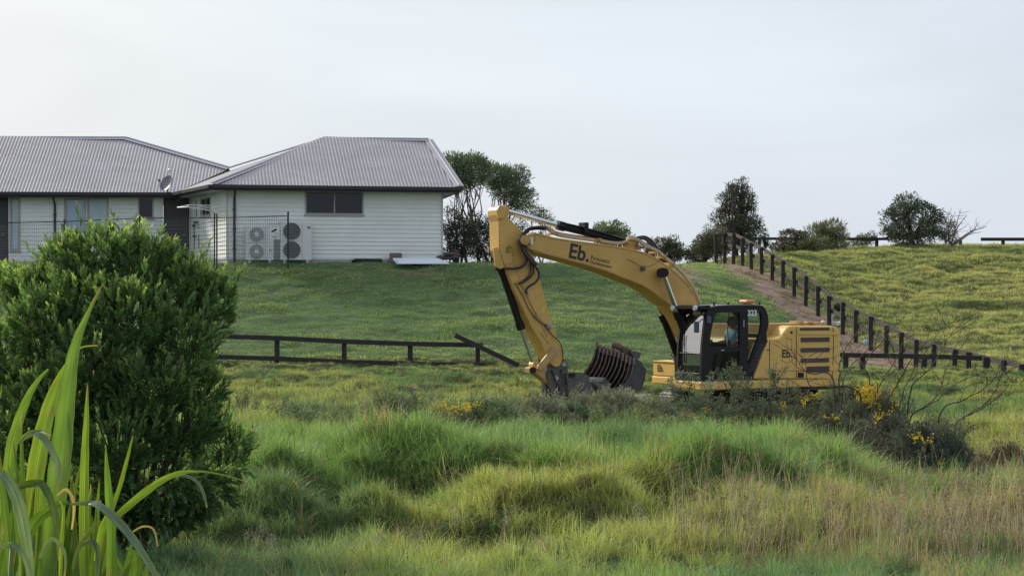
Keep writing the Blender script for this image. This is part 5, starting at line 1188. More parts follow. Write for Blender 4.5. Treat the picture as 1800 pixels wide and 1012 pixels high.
def tree(name, label, cat, Y, base_px, lobes, col, n_clump, per=34, leaf=(.10, .035), clump_r=.28, trunk_r=.10, group=None, up=.3, stems=1, mat_=None, col2=None, bare=0, base_z=None, depth=1.0):
    """lobes: (px, py, rx, ry) in photo pixels at distance Y -> real ellipsoids with depth"""
    k = Y / F; bx = (base_px - HX) * k; bz = H1(bx, Y) if base_z is None else base_z; t = thing(name, (bx, Y, bz), label, cat, group)
    L3 = []
    for (px, py, rx, ry) in lobes:
        c = P(px, py, Y); L3.append((np.array([c.x, Y + rng.uniform(-.5, .5) * rx * k * depth, c.z]), np.array([rx * k, rx * k * .9 * depth, ry * k])))
    vol = np.array([r[0] * r[1] * r[2] for c, r in L3]) ** .75; vol = vol / vol.sum(); P_ = []
    for (c, r), v in zip(L3, vol):
        nc = max(3, int(n_clump * v * 1.7)); cc, dd = in_ellipsoid(nc, c, r, .45)
        hue = rng.uniform(.7, 1.3, (nc, 1)); cr = clump_r * rng.uniform(.6, 1.3, (nc, 1))
        q = np.repeat(cc, per, 0); cr_ = np.repeat(cr, per, 0); d = unit(rng.normal(size=(len(q), 3))); pos = q + d * cr_ * rng.random((len(q), 1)) ** .4 * np.array([1, 1, .7])
        dv = d + np.repeat(dd, per, 0) * .6 + np.array([0, 0, up]); n_ = len(q)
        mixc = rng.random((n_, 1)); cl = np.array(col) * (1 - mixc) + np.array(col2 if col2 else [x * 1.5 for x in col]) * mixc
        cl = cl * 2.4 * np.repeat(hue, per, 0) * rng.uniform(.75, 1.25, (n_, 1))
        P_.append(leaves(pos, dv, rng.uniform(.6, 1.3, n_) * leaf[0], rng.uniform(.7, 1.2, n_) * leaf[1], cl))
    V_, F_, C_ = join(P_); np_mesh('crown', V_, F_, mat_ or FOLD, parent=t, attrs={'tint': C_})
    m = MB()
    for s in range(stems):
        b0 = Vector((bx + rng.normal(0, .12 * (stems - 1)), Y + rng.normal(0, .12 * (stems - 1)), bz - .1))
        tgt = [L3[i] for i in (range(len(L3)) if stems == 1 else [s % len(L3)])]
        mid = b0.lerp(Vector(tuple(np.mean([c for c, r in tgt], 0))), .45); mid.z = b0.z + (mid.z - b0.z) * .8
        limb(m, b0, mid, trunk_r, trunk_r * .65, .06)
        for c, r in tgt:
            for j in range(4 if stems == 1 else 3):
                e_ = Vector(tuple(c + rng.uniform(-.75, .75, 3) * r)); pt = limb(m, mid, e_, trunk_r * .5, trunk_r * .12, .1)
                for _ in range(3): limb(m, pt[3], Vector(tuple(c + rng.uniform(-.95, .95, 3) * r)), trunk_r * .2, trunk_r * .06, .12, 4)
    for j in range(bare):
        c, r = L3[j % len(L3)]; a = Vector(tuple(c)); d = Vector((rng.uniform(-1, 1), rng.uniform(-.5, .5), rng.uniform(.1, 1))); d.normalize(); e_ = a + Vector((d.x * r[0], d.y * r[1], d.z * r[2])) * rng.uniform(1.1, 1.6)
        pt = limb(m, a, e_, .02, .006, .1, 5)
        for _ in range(3): q = pt[rng.integers(2, 5)]; limb(m, q, q + Vector((d.x + rng.normal(0, .5), 0, d.z + rng.normal(0, .5))) * r[0] * .35, .008, .004, .1, 3)
    m.build('trunk', M_bark, t); return t

dk, dk2 = (.048, .062, .038), (.105, .130, .078)
# trees and shrubs behind the house and along the skyline
KAN = dict(group='thin stemmed trees behind the house', leaf=(.14, .035), clump_r=.30, stems=5, trunk_r=.07, per=34, bare=3)
tree('kanuka_tree', 'tallest thin stemmed tree, its flat dark crown rising beside the roof edge', 'tree', 78, 820, [(800, 290, 27, 20), (832, 300, 30, 26), (804, 318, 22, 14)], dk, 150, col2=dk2, **KAN)
tree('kanuka_tree', 'thin stemmed tree with a dark flat topped crown above the tip of the arm', 'tree', 80, 872, [(874, 308, 28, 16), (890, 330, 24, 18), (908, 312, 17, 18), (915, 348, 24, 14)], dk, 130, col2=dk2, **KAN)
tree('kanuka_tree', 'small open tree of bare twigs with sparse leaves behind the arm cylinder', 'tree', 82, 945, [(925, 372, 26, 12), (948, 380, 20, 10), (962, 392, 14, 8)], (.03, .04, .02), 34, col2=dk2, group=KAN['group'], leaf=(.10, .03), clump_r=.22, stems=3, trunk_r=.04, bare=14)
for (bx_, lb, lo, nn_) in ((800, 'dark dense shrub under the thin trees, touching the house wall', [(790, 392, 14, 34), (812, 420, 30, 34), (795, 445, 22, 18)], 110),
                   (842, 'dark rounded shrub under the thin trees, left of the stick of the excavator', [(828, 395, 20, 20), (850, 425, 34, 34), (868, 400, 18, 22)], 120),
                   (915, 'dark shrub seen in the gap between the stick and the boom', [(900, 420, 34, 26), (945, 432, 26, 18), (880, 440, 24, 22)], 100)):
    tree('shrub', lb, 'shrub', 76 + rng.uniform(-1, 1), bx_, lo, (.018, .022, .018), nn_, col2=(.045, .052, .036), group='dark shrubs below the thin stemmed trees', leaf=(.09, .035), clump_r=.26, trunk_r=.05, bare=4)
def twigs(m, c, h, w, n, r=.012):
    for _ in range(n):
        a = Vector(c) + Vector((rng.normal(0, w * .3), rng.normal(0, .3), 0)); e_ = a + Vector((rng.normal(0, w * .5), rng.normal(0, .3), h * rng.uniform(.5, 1))); pt = limb(m, a, e_, r, r * .3, .08, 5)
        for __ in range(3): q = pt[rng.integers(2, 5)]; limb(m, q, q + Vector((rng.normal(0, .4), 0, rng.uniform(.2, .8))) * h * .25, r * .5, r * .25, .1, 3)
tree('round_shrub', 'round green bush on the skyline just above the boom cylinder', 'bush', 84, 1076, [(1075, 403, 30, 14), (1062, 412, 24, 14), (1092, 412, 18, 12), (1076, 425, 34, 20)], (.05, .065, .032), 90, col2=(.10, .125, .06), leaf=(.10, .05), clump_r=.22, trunk_r=.06)
tree('shrub', 'dark low bush on the skyline right above the bend of the boom', 'bush', 82, 1175, [(1168, 432, 22, 14), (1185, 438, 18, 12), (1172, 448, 34, 14), (1190, 425, 6, 12)], (.03, .035, .02), 80, col2=(.07, .075, .04), leaf=(.09, .04), clump_r=.2, trunk_r=.05, bare=3)
tree('hedge_shrub', 'dark sloping bush beside the top of the slope fence', 'bush', 82.5, 1240, [(1245, 435, 26, 24), (1225, 446, 22, 18), (1262, 425, 22, 24), (1212, 455, 12, 10)], (.035, .038, .022), 130, col2=(.075, .08, .042), leaf=(.09, .035), clump_r=.22, trunk_r=.06, bare=4)
tree('tree', 'tall pointed dark tree behind the top of the slope fence', 'tree', 84, 1296, [(1303, 317, 7, 9), (1284, 326, 8, 8), (1298, 332, 18, 14), (1276, 345, 18, 12), (1300, 355, 30, 22), (1314, 352, 14, 18), (1292, 388, 44, 30), (1318, 388, 20, 28), (1285, 415, 50, 28), (1322, 418, 28, 26), (1262, 432, 34, 20)], (.030, .036, .024), 300, col2=(.065, .075, .048), leaf=(.10, .03), clump_r=.22, trunk_r=.10, up=.8, bare=4)
tree('shrub', 'brownish dark bush on the skyline between the tall tree and the fence rail', 'bush', 88, 1395, [(1388, 420, 22, 16), (1410, 425, 18, 18), (1375, 432, 20, 12), (1400, 440, 40, 10)], (.035, .032, .022), 100, col2=(.07, .07, .04), leaf=(.09, .04), clump_r=.2, trunk_r=.05, bare=4)
tree('shrub', 'spiky olive bush on the skyline left of a fence post', 'bush', 88, 1455, [(1460, 406, 24, 16), (1436, 412, 18, 14), (1468, 420, 20, 16), (1440, 432, 40, 12)], (.06, .068, .036), 100, col2=(.12, .13, .07), leaf=(.20, .03), clump_r=.2, trunk_r=.05, up=.9)
tree('round_tree', 'tall rounded dark tree on the skyline of the pasture', 'tree', 90, 1603, [(1598, 356, 24, 15), (1582, 374, 26, 16), (1620, 372, 22, 14), (1563, 386, 14, 20), (1600, 408, 42, 24), (1636, 402, 14, 20), (1648, 380, 12, 14), (1560, 412, 12, 10)], (.030, .036, .028), 190, col2=(.075, .085, .06), leaf=(.10, .045), clump_r=.22, trunk_r=.12, bare=3)
tree('pale_shrub', 'thin pale grey bush between the rounded tree and its bare neighbour', 'bush', 90, 1662, [(1658, 396, 18, 26), (1668, 420, 16, 14)], (.06, .065, .055), 50, col2=(.12, .125, .10), leaf=(.08, .03), clump_r=.2, trunk_r=.04, bare=6)
tree('low_shrub', 'low faint bush under the skyline rail between its posts', 'bush', 92, 1520, [(1520, 424, 18, 10), (1500, 430, 14, 6), (1532, 416, 8, 8)], (.07, .08, .06), 40, col2=(.12, .13, .09), leaf=(.10, .03), clump_r=.2, trunk_r=.03, bare=3)
# bare leaning tree at the right
q = P(1672, 436, 90); bt_ = MB()
for ex_, ey_ in ((1722, 390), (1700, 378), (1690, 366), (1712, 402), (1735, 398), (1680, 372)):
    e_ = P(ex_, ey_, 90 + rng.uniform(-1, 1)); pt = limb(bt_, Vector((q.x, 90, H1(q.x, 90))), e_, .05, .010, .08, 7)
    for _ in range(6): a = pt[rng.integers(3, 7)]; limb(bt_, a, a + Vector((rng.uniform(-.3, .9), rng.normal(0, .3), rng.uniform(-.1, .6))) * .8, .012, .004, .12, 4)
tag(bt_.build('bare_tree', mat('grey_twig', (.22, .19, .16), .9, .2, 9), None, loc=(q.x, 90, q.z)), 'leafless grey tree leaning right on the skyline', 'tree')
# flax and palm-like clumps
def flax(name, label, cat, Y, px, py_top, rx, n, col, w=.06, gz=None):
    k = Y / F; bx = (px - HX) * k; bz = H1(bx, Y) if gz is None else gz; h = zr(py_top, Y) - bz; t = MB(); Vs, Fs, Cs = [], [], []; o = 0
    for i in range(n):
        a = rng.uniform(0, 6.28); ln = rng.uniform(.15, 1.0) * rx * k; hh = h * rng.uniform(.6, 1) ; seg = 6; sd_ = np.array([-math.sin(a), math.cos(a), 0])
        for j in range(seg + 1):
            u = j / seg; c = np.array([bx + math.cos(a) * ln * u ** 1.6, Y + math.sin(a) * ln * u ** 1.6, bz + hh * (u * 1.35 - .35 * u * u * (1 + 1.2 * ln / (rx * k)) )]); ww = w * (1 - u) ** .6 * .5
            Vs += [c - sd_ * ww, c + sd_ * ww]; Cs += [np.array(col) * (.7 + .5 * rng.random())] * 2
            if j: Fs.append((o + 2 * j - 2, o + 2 * j - 1, o + 2 * j + 1, o + 2 * j))
        o += 2 * (seg + 1)
    return tag(np_mesh(name, Vs, Fs, FOLD, attrs={'tint': np.array(Cs)}, loc=(bx, Y, bz)), label, cat)
flax('cabbage_palm', 'feathery pale green palm tops on the skyline above the boom pipes', 'palm', 84, 1142, 405, 26, 120, (.11, .14, .08), .09)
flax('flax_bush', 'spiky flax clump at the top of the slope fence', 'flax', 84, 1345, 402, 16, 50, (.07, .085, .045), .07)

# ---------------------------------------------------------------- big leafy bush at the left
def big_bush():
    Y0 = 17.0; k = Y0 / F; t = thing('leafy_bush', ((200 - HX) * k, Y0, H1((200 - HX) * k, Y0)), 'large bushy green shrub with narrow leaves in front of the house', 'bush')
    lobes = [(190, 462, 72, 56, .2), (262, 470, 62, 54, .1), (128, 474, 44, 42, .2), (330, 510, 56, 54, .1), (64, 512, 36, 24, .1), (375, 540, 42, 54, .2), (22, 492, 22, 10, .3), (240, 560, 66, 58, -.45), (90, 575, 62, 56, -.3), (160, 530, 56, 44, -.2), (325, 615, 64, 62, -.2), (22, 640, 44, 66, -.2), (180, 640, 72, 52, -.5), (270, 680, 70, 50, -.5), (120, 700, 66, 60, -.5), (362, 690, 40, 40, .0), (330, 745, 66, 46, -.3), (402, 790, 46, 40, .0), (60, 760, 70, 80, -.4), (220, 770, 80, 56, -.5), (300, 835, 76, 40, -.2), (150, 850, 86, 60, -.3), (0, 720, 50, 90, 0), (380, 850, 38, 24, .1), (215, 880, 60, 40, -.1), (300, 885, 60, 26, -.1), (120, 910, 80, 40, -.2), (350, 868, 30, 20, -.2)]
    P_ = []; stemm = MB(); base = Vector(((210 - HX) * k, Y0 + .1, H1((210 - HX) * k, Y0)))
    dens = 1.0
    for li, (px, py, rx, ry, dy) in enumerate(lobes):
        c = P(px - 12, py + 8, Y0 + dy); r = np.array([rx * k, rx * k * .85, ry * k]); c = np.array(c)
        area = 4 * math.pi * ((r[0] * r[1]) ** 1.6 / 3 + 2 * (r[0] * r[2]) ** 1.6 / 3) ** (1 / 1.6)
        N = int(area * 185 * dens) + 40
        pos, d = in_ellipsoid(N, c, r * .96, .72); keep = (pos[:, 2] > base.z + .15); pos, d = pos[keep], d[keep]; N = len(pos)
        # flush shoots: some reach further out at the top
        ext = (rng.random(N) < .16) & (d[:, 2] > .2); pos[ext] += d[ext] * rng.uniform(.02, .17, (ext.sum(), 1))
        sdir = unit(d * .75 + np.array([0, 0, .95]) + rng.normal(0, .22, (N, 3)))
        low = pos[:, 2] < zr(820, Y0); sdir[low] = unit(d[low] * 1.0 + np.array([0, 0, -.25]) + rng.normal(0, .25, (low.sum(), 3)))
        sl = rng.uniform(.09, .18, N) * np.where(ext, 1.3, 1.0); nl = 17
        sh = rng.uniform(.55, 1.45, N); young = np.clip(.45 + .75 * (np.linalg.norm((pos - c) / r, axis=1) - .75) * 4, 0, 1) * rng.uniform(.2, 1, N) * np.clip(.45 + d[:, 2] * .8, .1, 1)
        for j in range(nl):
            u = (j + .5) / nl; b_ = pos + sdir * (sl * u)[:, None]; a = rng.uniform(0, 6.28, N)
            o1 = unit(np.cross(sdir, np.array([.3, .2, 1.0]) + rng.normal(0, .01, (N, 3)))); o2 = np.cross(sdir, o1)
            out = o1 * np.cos(a)[:, None] + o2 * np.sin(a)[:, None]; dv = sdir * (1.0 + .9 * u) + out * .72
            ty = (young * u ** 1.5)[:, None]
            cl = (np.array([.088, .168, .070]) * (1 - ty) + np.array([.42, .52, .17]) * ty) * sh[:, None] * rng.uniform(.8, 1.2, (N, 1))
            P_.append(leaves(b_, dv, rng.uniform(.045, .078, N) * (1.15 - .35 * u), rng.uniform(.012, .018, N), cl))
        pt = limb(stemm, base, Vector(tuple(c)), .035, .010, .08, 7)
        for _ in range(16):
            e_ = Vector(tuple(c + unit(rng.normal(size=3)) * r * .8)); limb(stemm, pt[rng.integers(4, 8)], e_, .008, .003, .1, 4)
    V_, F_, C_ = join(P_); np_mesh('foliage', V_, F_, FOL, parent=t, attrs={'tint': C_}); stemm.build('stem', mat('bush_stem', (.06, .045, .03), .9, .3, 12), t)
big_bush()

# ---------------------------------------------------------------- tall broad-leaved grass at the lower left corner
def strip_leaf(pts, widths, Y, Y1=None, face=0.0, col=(.12, .25, .03), tipc=None, fold=.24, curl=0.0):
    """pts: centre line in photo pixels; face 0 = flat side to the viewer, 1 = flat side up"""
    Y1 = Y if Y1 is None else Y1; cps = [np.array(P(x, y, Y + (Y1 - Y) * i / (len(pts) - 1))) for i, (x, y) in enumerate(pts)]
    out = []; ws = []; n_ = len(cps); S = 7
    for i in range(n_ - 1):
        p0, p1, p2, p3 = cps[max(i - 1, 0)], cps[i], cps[i + 1], cps[min(i + 2, n_ - 1)]
        for k in range(S):
            t = k / S; out.append(.5 * ((2 * p1) + (p2 - p0) * t + (2 * p0 - 5 * p1 + 4 * p2 - p3) * t * t + (3 * p1 - p0 - 3 * p2 + p3) * t ** 3)); ws.append(widths[i] * (1 - t) + widths[i + 1] * t)
    out.append(cps[-1]); ws.append(widths[-1]); out = np.array(out); ws = np.array(ws) * (Y / F) * .5 * .62
    T = unit(np.gradient(out, axis=0)); view = np.array([0, 1.0, 0]); s1 = unit(np.cross(T, view)); s2 = unit(np.cross(T, np.array([0, 0, 1.0])))
    s2 = s2 * np.sign((s2 * s1).sum(1, keepdims=True) + 1e-6); sd_ = unit(s1 * (1 - face) + s2 * face + view * face * .8); nn_ = unit(np.cross(sd_, T))
    nn_ = nn_ * np.sign(-nn_[:, 1:2] + 1e-6); M_ = len(out); wob = 1 + .04 * np.sin(np.arange(M_) * 1.7)
    fr_ = [-1, -.86, -.7, -.52, -.36, -.2, -.07, 0, .07, .2, .36, .52, .7, .86, 1]; nf_ = len(fr_); Vs = []; Cs = []
    u = np.arange(M_) / (M_ - 1)
    for j, f_ in enumerate(fr_):
        Vs.append(out + sd_ * (ws * wob * f_)[:, None] + nn_ * (-(abs(f_)) * ws * fold)[:, None] * -1 + nn_ * (.0012 if f_ == 0 else 0))
        c = np.array(col)[None] * np.ones((M_, 1)) * (1.7 if f_ == 0 else 1.0) * rng.uniform(.72, 1.22)
        sp = (rng.random((M_, 1)) < .035) * (abs(f_) > .3); c = c * (1 - sp) + np.array([.22, .15, .08]) * sp
        if tipc is not None: w_ = smooth01((u - .86) / .12)[:, None]; c = c * (1 - w_) + np.array(tipc) * w_
        Cs.append(c * (1 + .10 * np.sin(np.arange(M_) * .9 + j * .3)[:, None]))
    Vs = np.stack(Vs, 1); Cs = np.stack(Cs, 1); b_ = (np.arange(M_ - 1)[:, None] * nf_ + np.arange(nf_ - 1)[None]).reshape(-1, 1)
    Fc = np.concatenate([b_, b_ + 1, b_ + nf_ + 1, b_ + nf_], 1); return Vs.reshape(-1, 3), Fc, Cs.reshape(-1, 3)
CANE = leafmat('cane_leaf', .5, .38, .45, tcol=(1.45, 1.35, .45))
G1_, G2_, G3_, DR = (.135, .245, .048), (.18, .285, .045), (.13, .205, .125), (.40, .31, .18)
cane = thing('cane_grass', (-1.25, 5.0, H1(-1.25, 5)), 'tall broad leaved grass with arching blades in the lower left corner', 'tall grass')
LV = [
 # (points, widths px, Y, Y1, face, colour, tip)
 ([(75, 1060), (95, 900), (108, 800), (118, 700), (132, 610), (155, 550), (180, 500)], [44, 62, 62, 50, 30, 13, 2], 4.8, 4.9, 0, G1_, (.25, .17, .12)),
 ([(45, 1060), (55, 900), (72, 780), (92, 700), (118, 640), (140, 612), (172, 607)], [40, 54, 50, 38, 12, 6, 2], 4.95, 5.0, .0, G2_, DR),
 ([(10, 900), (20, 790), (40, 720), (62, 675), (85, 648)], [30, 34, 26, 15, 4], 5.1, 5.1, .1, G1_, None),
 ([(150, 1060), (148, 930), (149, 820), (152, 740), (154, 675)], [26, 30, 25, 16, 2], 4.7, 4.7, 0, G2_, (.26, .20, .12)),
 ([(196, 1060), (196, 930), (190, 850), (186, 788)], [30, 28, 20, 3], 4.6, 4.6, 0, G1_, None),
 ([(196, 900), (212, 850), (224, 805), (234, 765)], [10, 13, 10, 2], 4.8, 4.8, 0, G2_, (.3, .22, .12)),
 ([(190, 920), (250, 868), (300, 836), (345, 828), (395, 835), (438, 848)], [18, 22, 16, 6, 4, 2], 4.7, 4.6, .15, G2_, DR),
 ([(300, 836), (335, 838), (355, 860), (364, 892)], [5, 9, 10, 3], 4.7, 4.6, .2, G3_, DR),
 ([(122, 886), (165, 885), (205, 915), (245, 965), (290, 1040)], [4, 24, 30, 26, 12], 4.4, 4.2, .5, G3_, None),
 ([(0, 830), (22, 860), (38, 910), (52, 1000), (54, 1060)], [28, 34, 36, 26, 10], 4.5, 4.4, .4, G3_, None),
 ([(30, 780), (55, 762), (80, 775), (100, 815), (102, 855)], [5, 22, 24, 22, 6], 4.6, 4.5, .5, G3_, (.2, .17, .12)),
 ([(28, 785), (50, 760), (72, 757), (90, 764)], [4, 7, 6, 3], 4.6, 4.5, .2, (.16, .22, .10), None),
 ([(20, 860), (50, 850), (75, 853), (95, 900), (105, 985)], [12, 22, 24, 22, 8], 4.7, 4.6, .4, (.06, .115, .03), (.2, .16, .1)),
 ([(40, 970), (60, 920), (95, 890), (120, 882)], [20, 34, 26, 6], 4.75, 4.7, .1, (.09, .18, .03), None),
 ([(0, 960), (25, 958), (45, 985), (60, 1040)], [20, 20, 20, 16], 4.4, 4.35, .5, G3_, None),
 ([(105, 1060), (108, 960), (112, 900), (105, 880)], [10, 12, 9, 3], 4.5, 4.5, 0, G2_, DR),
 ([(140, 1060), (135, 980), (128, 900), (126, 860), (127, 835)], [14, 18, 16, 10, 3], 4.85, 4.85, 0, (.12, .17, .06), DR),
 ([(100, 870), (118, 860), (130, 885), (126, 930)], [6, 9, 10, 5], 4.5, 4.5, .3, DR, DR),
 ([(170, 985), (180, 930), (192, 900), (186, 880)], [18, 22, 16, 4], 4.9, 4.9, 0, G2_, None),
 ([(225, 1060), (240, 1000), (238, 975), (222, 962)], [36, 34, 20, 6], 4.5, 4.5, 0, (.09, .17, .03), None),
 ([(250, 1060), (255, 1010), (262, 985), (240, 970)], [12, 14, 10, 4], 4.6, 4.6, 0, G2_, DR),
 ([(70, 980), (85, 950), (100, 950), (115, 975), (112, 1020)], [8, 12, 12, 10, 4], 4.3, 4.3, .3, G3_, DR),
 ([(140, 960), (160, 950), (172, 970), (170, 1020)], [8, 16, 16, 10], 4.35, 4.3, .4, (.08, .13, .07), None),
 ([(225, 940), (250, 925), (270, 930), (277, 960)], [4, 6, 6, 3], 4.7, 4.7, .2, DR, DR),
 ([(150, 880), (128, 850), (112, 800), (108, 752)], [6, 9, 7, 2], 4.9, 4.9, 0, (.11, .19, .04), DR),
 ([(128, 1000), (140, 960), (165, 925), (178, 915)], [8, 12, 10, 3], 4.5, 4.5, 0, (.1, .16, .06), None),
 ([(0, 700), (2, 690), (3, 675)], [3, 5, 2], 4.5, 4.5, 0, G1_, None),
 ([(60, 1060), (68, 960), (60, 905), (40, 890)], [30, 36, 26, 8], 5.0, 5.0, 0, (.075, .15, .03), None),
 ([(0, 1060), (14, 980), (20, 900), (6, 850)], [40, 44, 30, 6], 5.1, 5.1, 0, (.07, .14, .028), None),
]
for _ in range(46):
    x0 = rng.uniform(-20, 270); y1 = rng.uniform(690, 960) if x0 < 110 else (rng.uniform(830, 970) if x0 < 200 else rng.uniform(930, 985)); x1 = x0 + rng.uniform(-50, 50)
    LV.append(([(x0, 1070), (x0 * .6 + x1 * .4, 1070 * .5 + y1 * .5), (x1, y1)], [14, 22, 2], rng.uniform(4.8, 5.6), None, 0, tuple(np.array(G1_) * rng.uniform(.5, 1.0)), DR if rng.random() < .3 else None))
for a in LV:
    v, f_, c = strip_leaf(a[0], a[1], a[2], a[3], a[4], a[5], a[6]); np_mesh('blade', v, f_, CANE, parent=cane, attrs={'tint': c}, smooth=True)
m = MB()
for x0, y0, x1, y1, r_ in ((105, 1080, 106, 900, .008), (150, 1080, 149, 960, .007), (195, 1080, 194, 980, .007), (50, 1080, 60, 940, .008), (15, 1080, 20, 960, .008)):
    b = P(x0, 1080, 5.0); m.tube([Vector((b.x, 5.0, H1(b.x, 5) - .05)), P(x0, y0, 4.9), P(x1, y1, 4.9)], [r_ * 1.3, r_, r_ * .5], 7)
m.build('stem', mat('cane_stem', (.12, .19, .05), .5, .2, 8), cane, smooth=True)

# ---------------------------------------------------------------- gorse, scrub, dry stalks
def gorse(label, px, Y, top, w, n, col=(.060, .075, .045), flowers=(), nf=0, tall=(), name='gorse_bush', cat='gorse bush', group=None, dens=1.0):
    """upright spiny shoots from a spreading base, with clusters of small yellow flowers"""
    n = int(n * 2.3); col = tuple(c * 2.3 for c in col); k = Y / F; bx = (px - HX) * k; bz = H1(bx, Y); h = max(zr(top, Y) - bz, .35); ww = w * k * .5 * 1.15; t = thing(name, (bx, Y, bz), label, cat, group); P_ = []; st = MB()
    shoots = []
    for i in range(n):
        a = rng.uniform(0, 6.28); rr = math.sqrt(rng.random()); hh = h * (1 - .55 * rr * rr) * rng.uniform(.55, 1.0)
        e_ = np.array([bx + math.cos(a) * rr * ww, Y + math.sin(a) * rr * ww * .8, bz + hh]); s_ = np.array([bx + math.cos(a) * rr * ww * .45, Y + math.sin(a) * rr * ww * .4, bz + .02]); shoots.append((s_, e_))
    for (tx_, ty_) in tall: e_ = np.array(P(tx_, ty_, Y - .2)); shoots.append((np.array([e_[0] - rng.uniform(-.25, .25), Y, bz]), e_)); shoots.append((e_ - np.array([.06, 0, .45]), e_ + np.array([rng.uniform(.1, .2), 0, -.1]))); shoots.append((e_ - np.array([.0, 0, .5]), e_ + np.array([-rng.uniform(.1, .2), 0, -.16])))
    for s_, e_ in shoots:
        Ln = np.linalg.norm(e_ - s_); bend = rng.normal(0, .08, 3) * Ln; m_ = max(6, int(Ln / .0062 * dens)); u = rng.random(m_) ** .6
        pos = s_ + (e_ - s_) * u[:, None] + bend * (np.sin(np.pi * u))[:, None]; ax_ = unit((e_ - s_)[None]); sp = .075 * (1.15 - u)[:, None]
        # side sprays
        off = unit(rng.normal(size=(m_, 3))) * rng.random((m_, 1)) ** .5 * (.05 + sp); pos2 = pos + off; dv = unit(off) + ax_ * .8 + np.array([0, 0, .2])
        sh = rng.uniform(.7, 1.35); mixc = rng.random((m_, 1)); cl = (np.array(col) * (1 - mixc) + np.array([c * 1.9 for c in col]) * mixc) * sh
        P_.append(leaves(pos2, dv, rng.uniform(.035, .07, m_), rng.uniform(.009, .015, m_), cl))
        o2 = unit(rng.normal(size=(m_, 3))); P_.append(leaves(pos2, o2 + ax_ * .5, rng.uniform(.025, .05, m_), rng.uniform(.008, .013, m_), cl * .85))
        if rng.random() < .5: st.tube([Vector(tuple(s_)), Vector(tuple((s_ + e_) / 2 + bend)), Vector(tuple(e_))], [.010, .007, .003], 4)
    V_, F_, C_ = join(P_); np_mesh('foliage', V_, F_, FOLD, parent=t, attrs={'tint': C_}); st.build('stem', M_bark, t)
    if flowers:
        Q = []
        for (fx, fy, rx, ry, nfl) in flowers:
            c = np.array(P(fx, fy, Y - ww * .35)); N = nfl; sub_ = max(3, N // 9); cc, _ = in_ellipsoid(sub_, c, np.array([rx * k, ww * .5, ry * k]), .2); q = np.repeat(cc, 9, 0) + rng.normal(0, .028, (sub_ * 9, 3)) * np.array([1, 1, 1.5]); N = len(q)
            cl = np.array([.74, .56, .05]) * rng.uniform(.65, 1.25, (N, 1)) * np.array([1, 1, 1]); 
            for _ in range(3): Q.append(leaves(q, rng.normal(size=(N, 3)) + np.array([0, -.3, .6]), rng.uniform(.018, .032, N), rng.uniform(.014, .024, N), cl))
        V_, F_, C_ = join(Q); np_mesh('flowers', V_, F_, FLOW, parent=t, attrs={'tint': C_})
    return t
gorse('gorse bush with yellow flowers nearest the large leafy shrub', 472, 35, 712, 95, 34, flowers=[(478, 728, 18, 14, 150), (462, 722, 12, 8, 60), (432, 737, 6, 5, 18), (486, 745, 8, 8, 40)], tall=[(500, 700), (452, 705)], dens=.8)
gorse('low gorse bush with a long row of yellow flowers left of the bucket', 800, 35, 705, 190, 80, flowers=[(795, 718, 34, 9, 200), (830, 712, 22, 9, 150), (765, 728, 14, 9, 60), (850, 735, 9, 10, 30), (738, 698, 8, 5, 20)], tall=[(730, 690), (712, 700), (745, 684), (870, 695), (905, 690), (690, 705)], dens=.8)
gorse('dark green gorse clump in front of the quick hitch', 1000, 36, 705, 120, 90, col=(.030, .048, .028), tall=[(935, 690), (1040, 700), (958, 688)])
gorse('pale grey scrubby gorse in front of the bucket', 1075, 37.5, 676, 170, 110, col=(.085, .088, .058), tall=[(1020, 678), (1100, 690), (1140, 690)])
gorse('gorse bush in front of the cab, its tall shoots crossing the door', 1235, 36, 690, 165, 120, col=(.060, .072, .046), tall=[(1195, 648), (1215, 652), (1250, 655), (1288, 634), (1280, 642), (1180, 668), (1300, 660)], flowers=[(1240, 718, 10, 6, 20)])
gorse('gorse bush below the engine panel with few flowers', 1345, 35.5, 695, 140, 100, col=(.055, .064, .040), tall=[(1350, 650), (1366, 636), (1320, 672), (1385, 668), (1305, 655)], flowers=[(1380, 715, 8, 5, 16)])
gorse('flowering gorse bush below the rear louvres of the excavator', 1435, 34.5, 692, 130, 90, col=(.055, .062, .038), tall=[(1400, 680), (1465, 672), (1480, 664)], flowers=[(1428, 697, 14, 9, 50), (1462, 728, 11, 14, 90), (1415, 705, 7, 5, 18)])
gorse('gorse bush with the brightest and densest yellow flowers', 1530, 33.5, 675, 125, 100, col=(.050, .056, .036), tall=[(1560, 668), (1590, 690), (1500, 672)], flowers=[(1526, 690, 23, 15, 420), (1535, 712, 14, 8, 60), (1578, 692, 10, 10, 50), (1565, 715, 10, 8, 20)])
gorse('dense dark grey green gorse bush, rightmost and closest', 1630, 26.8, 728, 185, 190, col=(.034, .042, .032), tall=[(1590, 735), (1690, 735)], flowers=[(1648, 770, 30, 9, 26), (1610, 762, 10, 8, 12), (1645, 815, 4, 4, 6)])
gorse('grey green gorse low in the dip behind the grass mound, under the bright flowers', 1465, 31.5, 722, 150, 90, col=(.040, .045, .030), flowers=[(1470, 735, 30, 8, 24)])
gorse('mixed gorse and dead twigs left of the rightmost gorse bush', 1560, 30.5, 715, 130, 90, col=(.038, .042, .030), flowers=[(1560, 735, 30, 12, 40)])
gorse('low grey scrub right of the bucket, under the front of the excavator', 1150, 36.5, 698, 110, 70, col=(.065, .075, .048), name='scrub_bush', cat='scrub')
gorse('dark leggy scrub between the grass mound and the rightmost gorse', 1515, 29.5, 745, 150, 90, col=(.032, .030, .022), name='scrub_bush', cat='scrub')
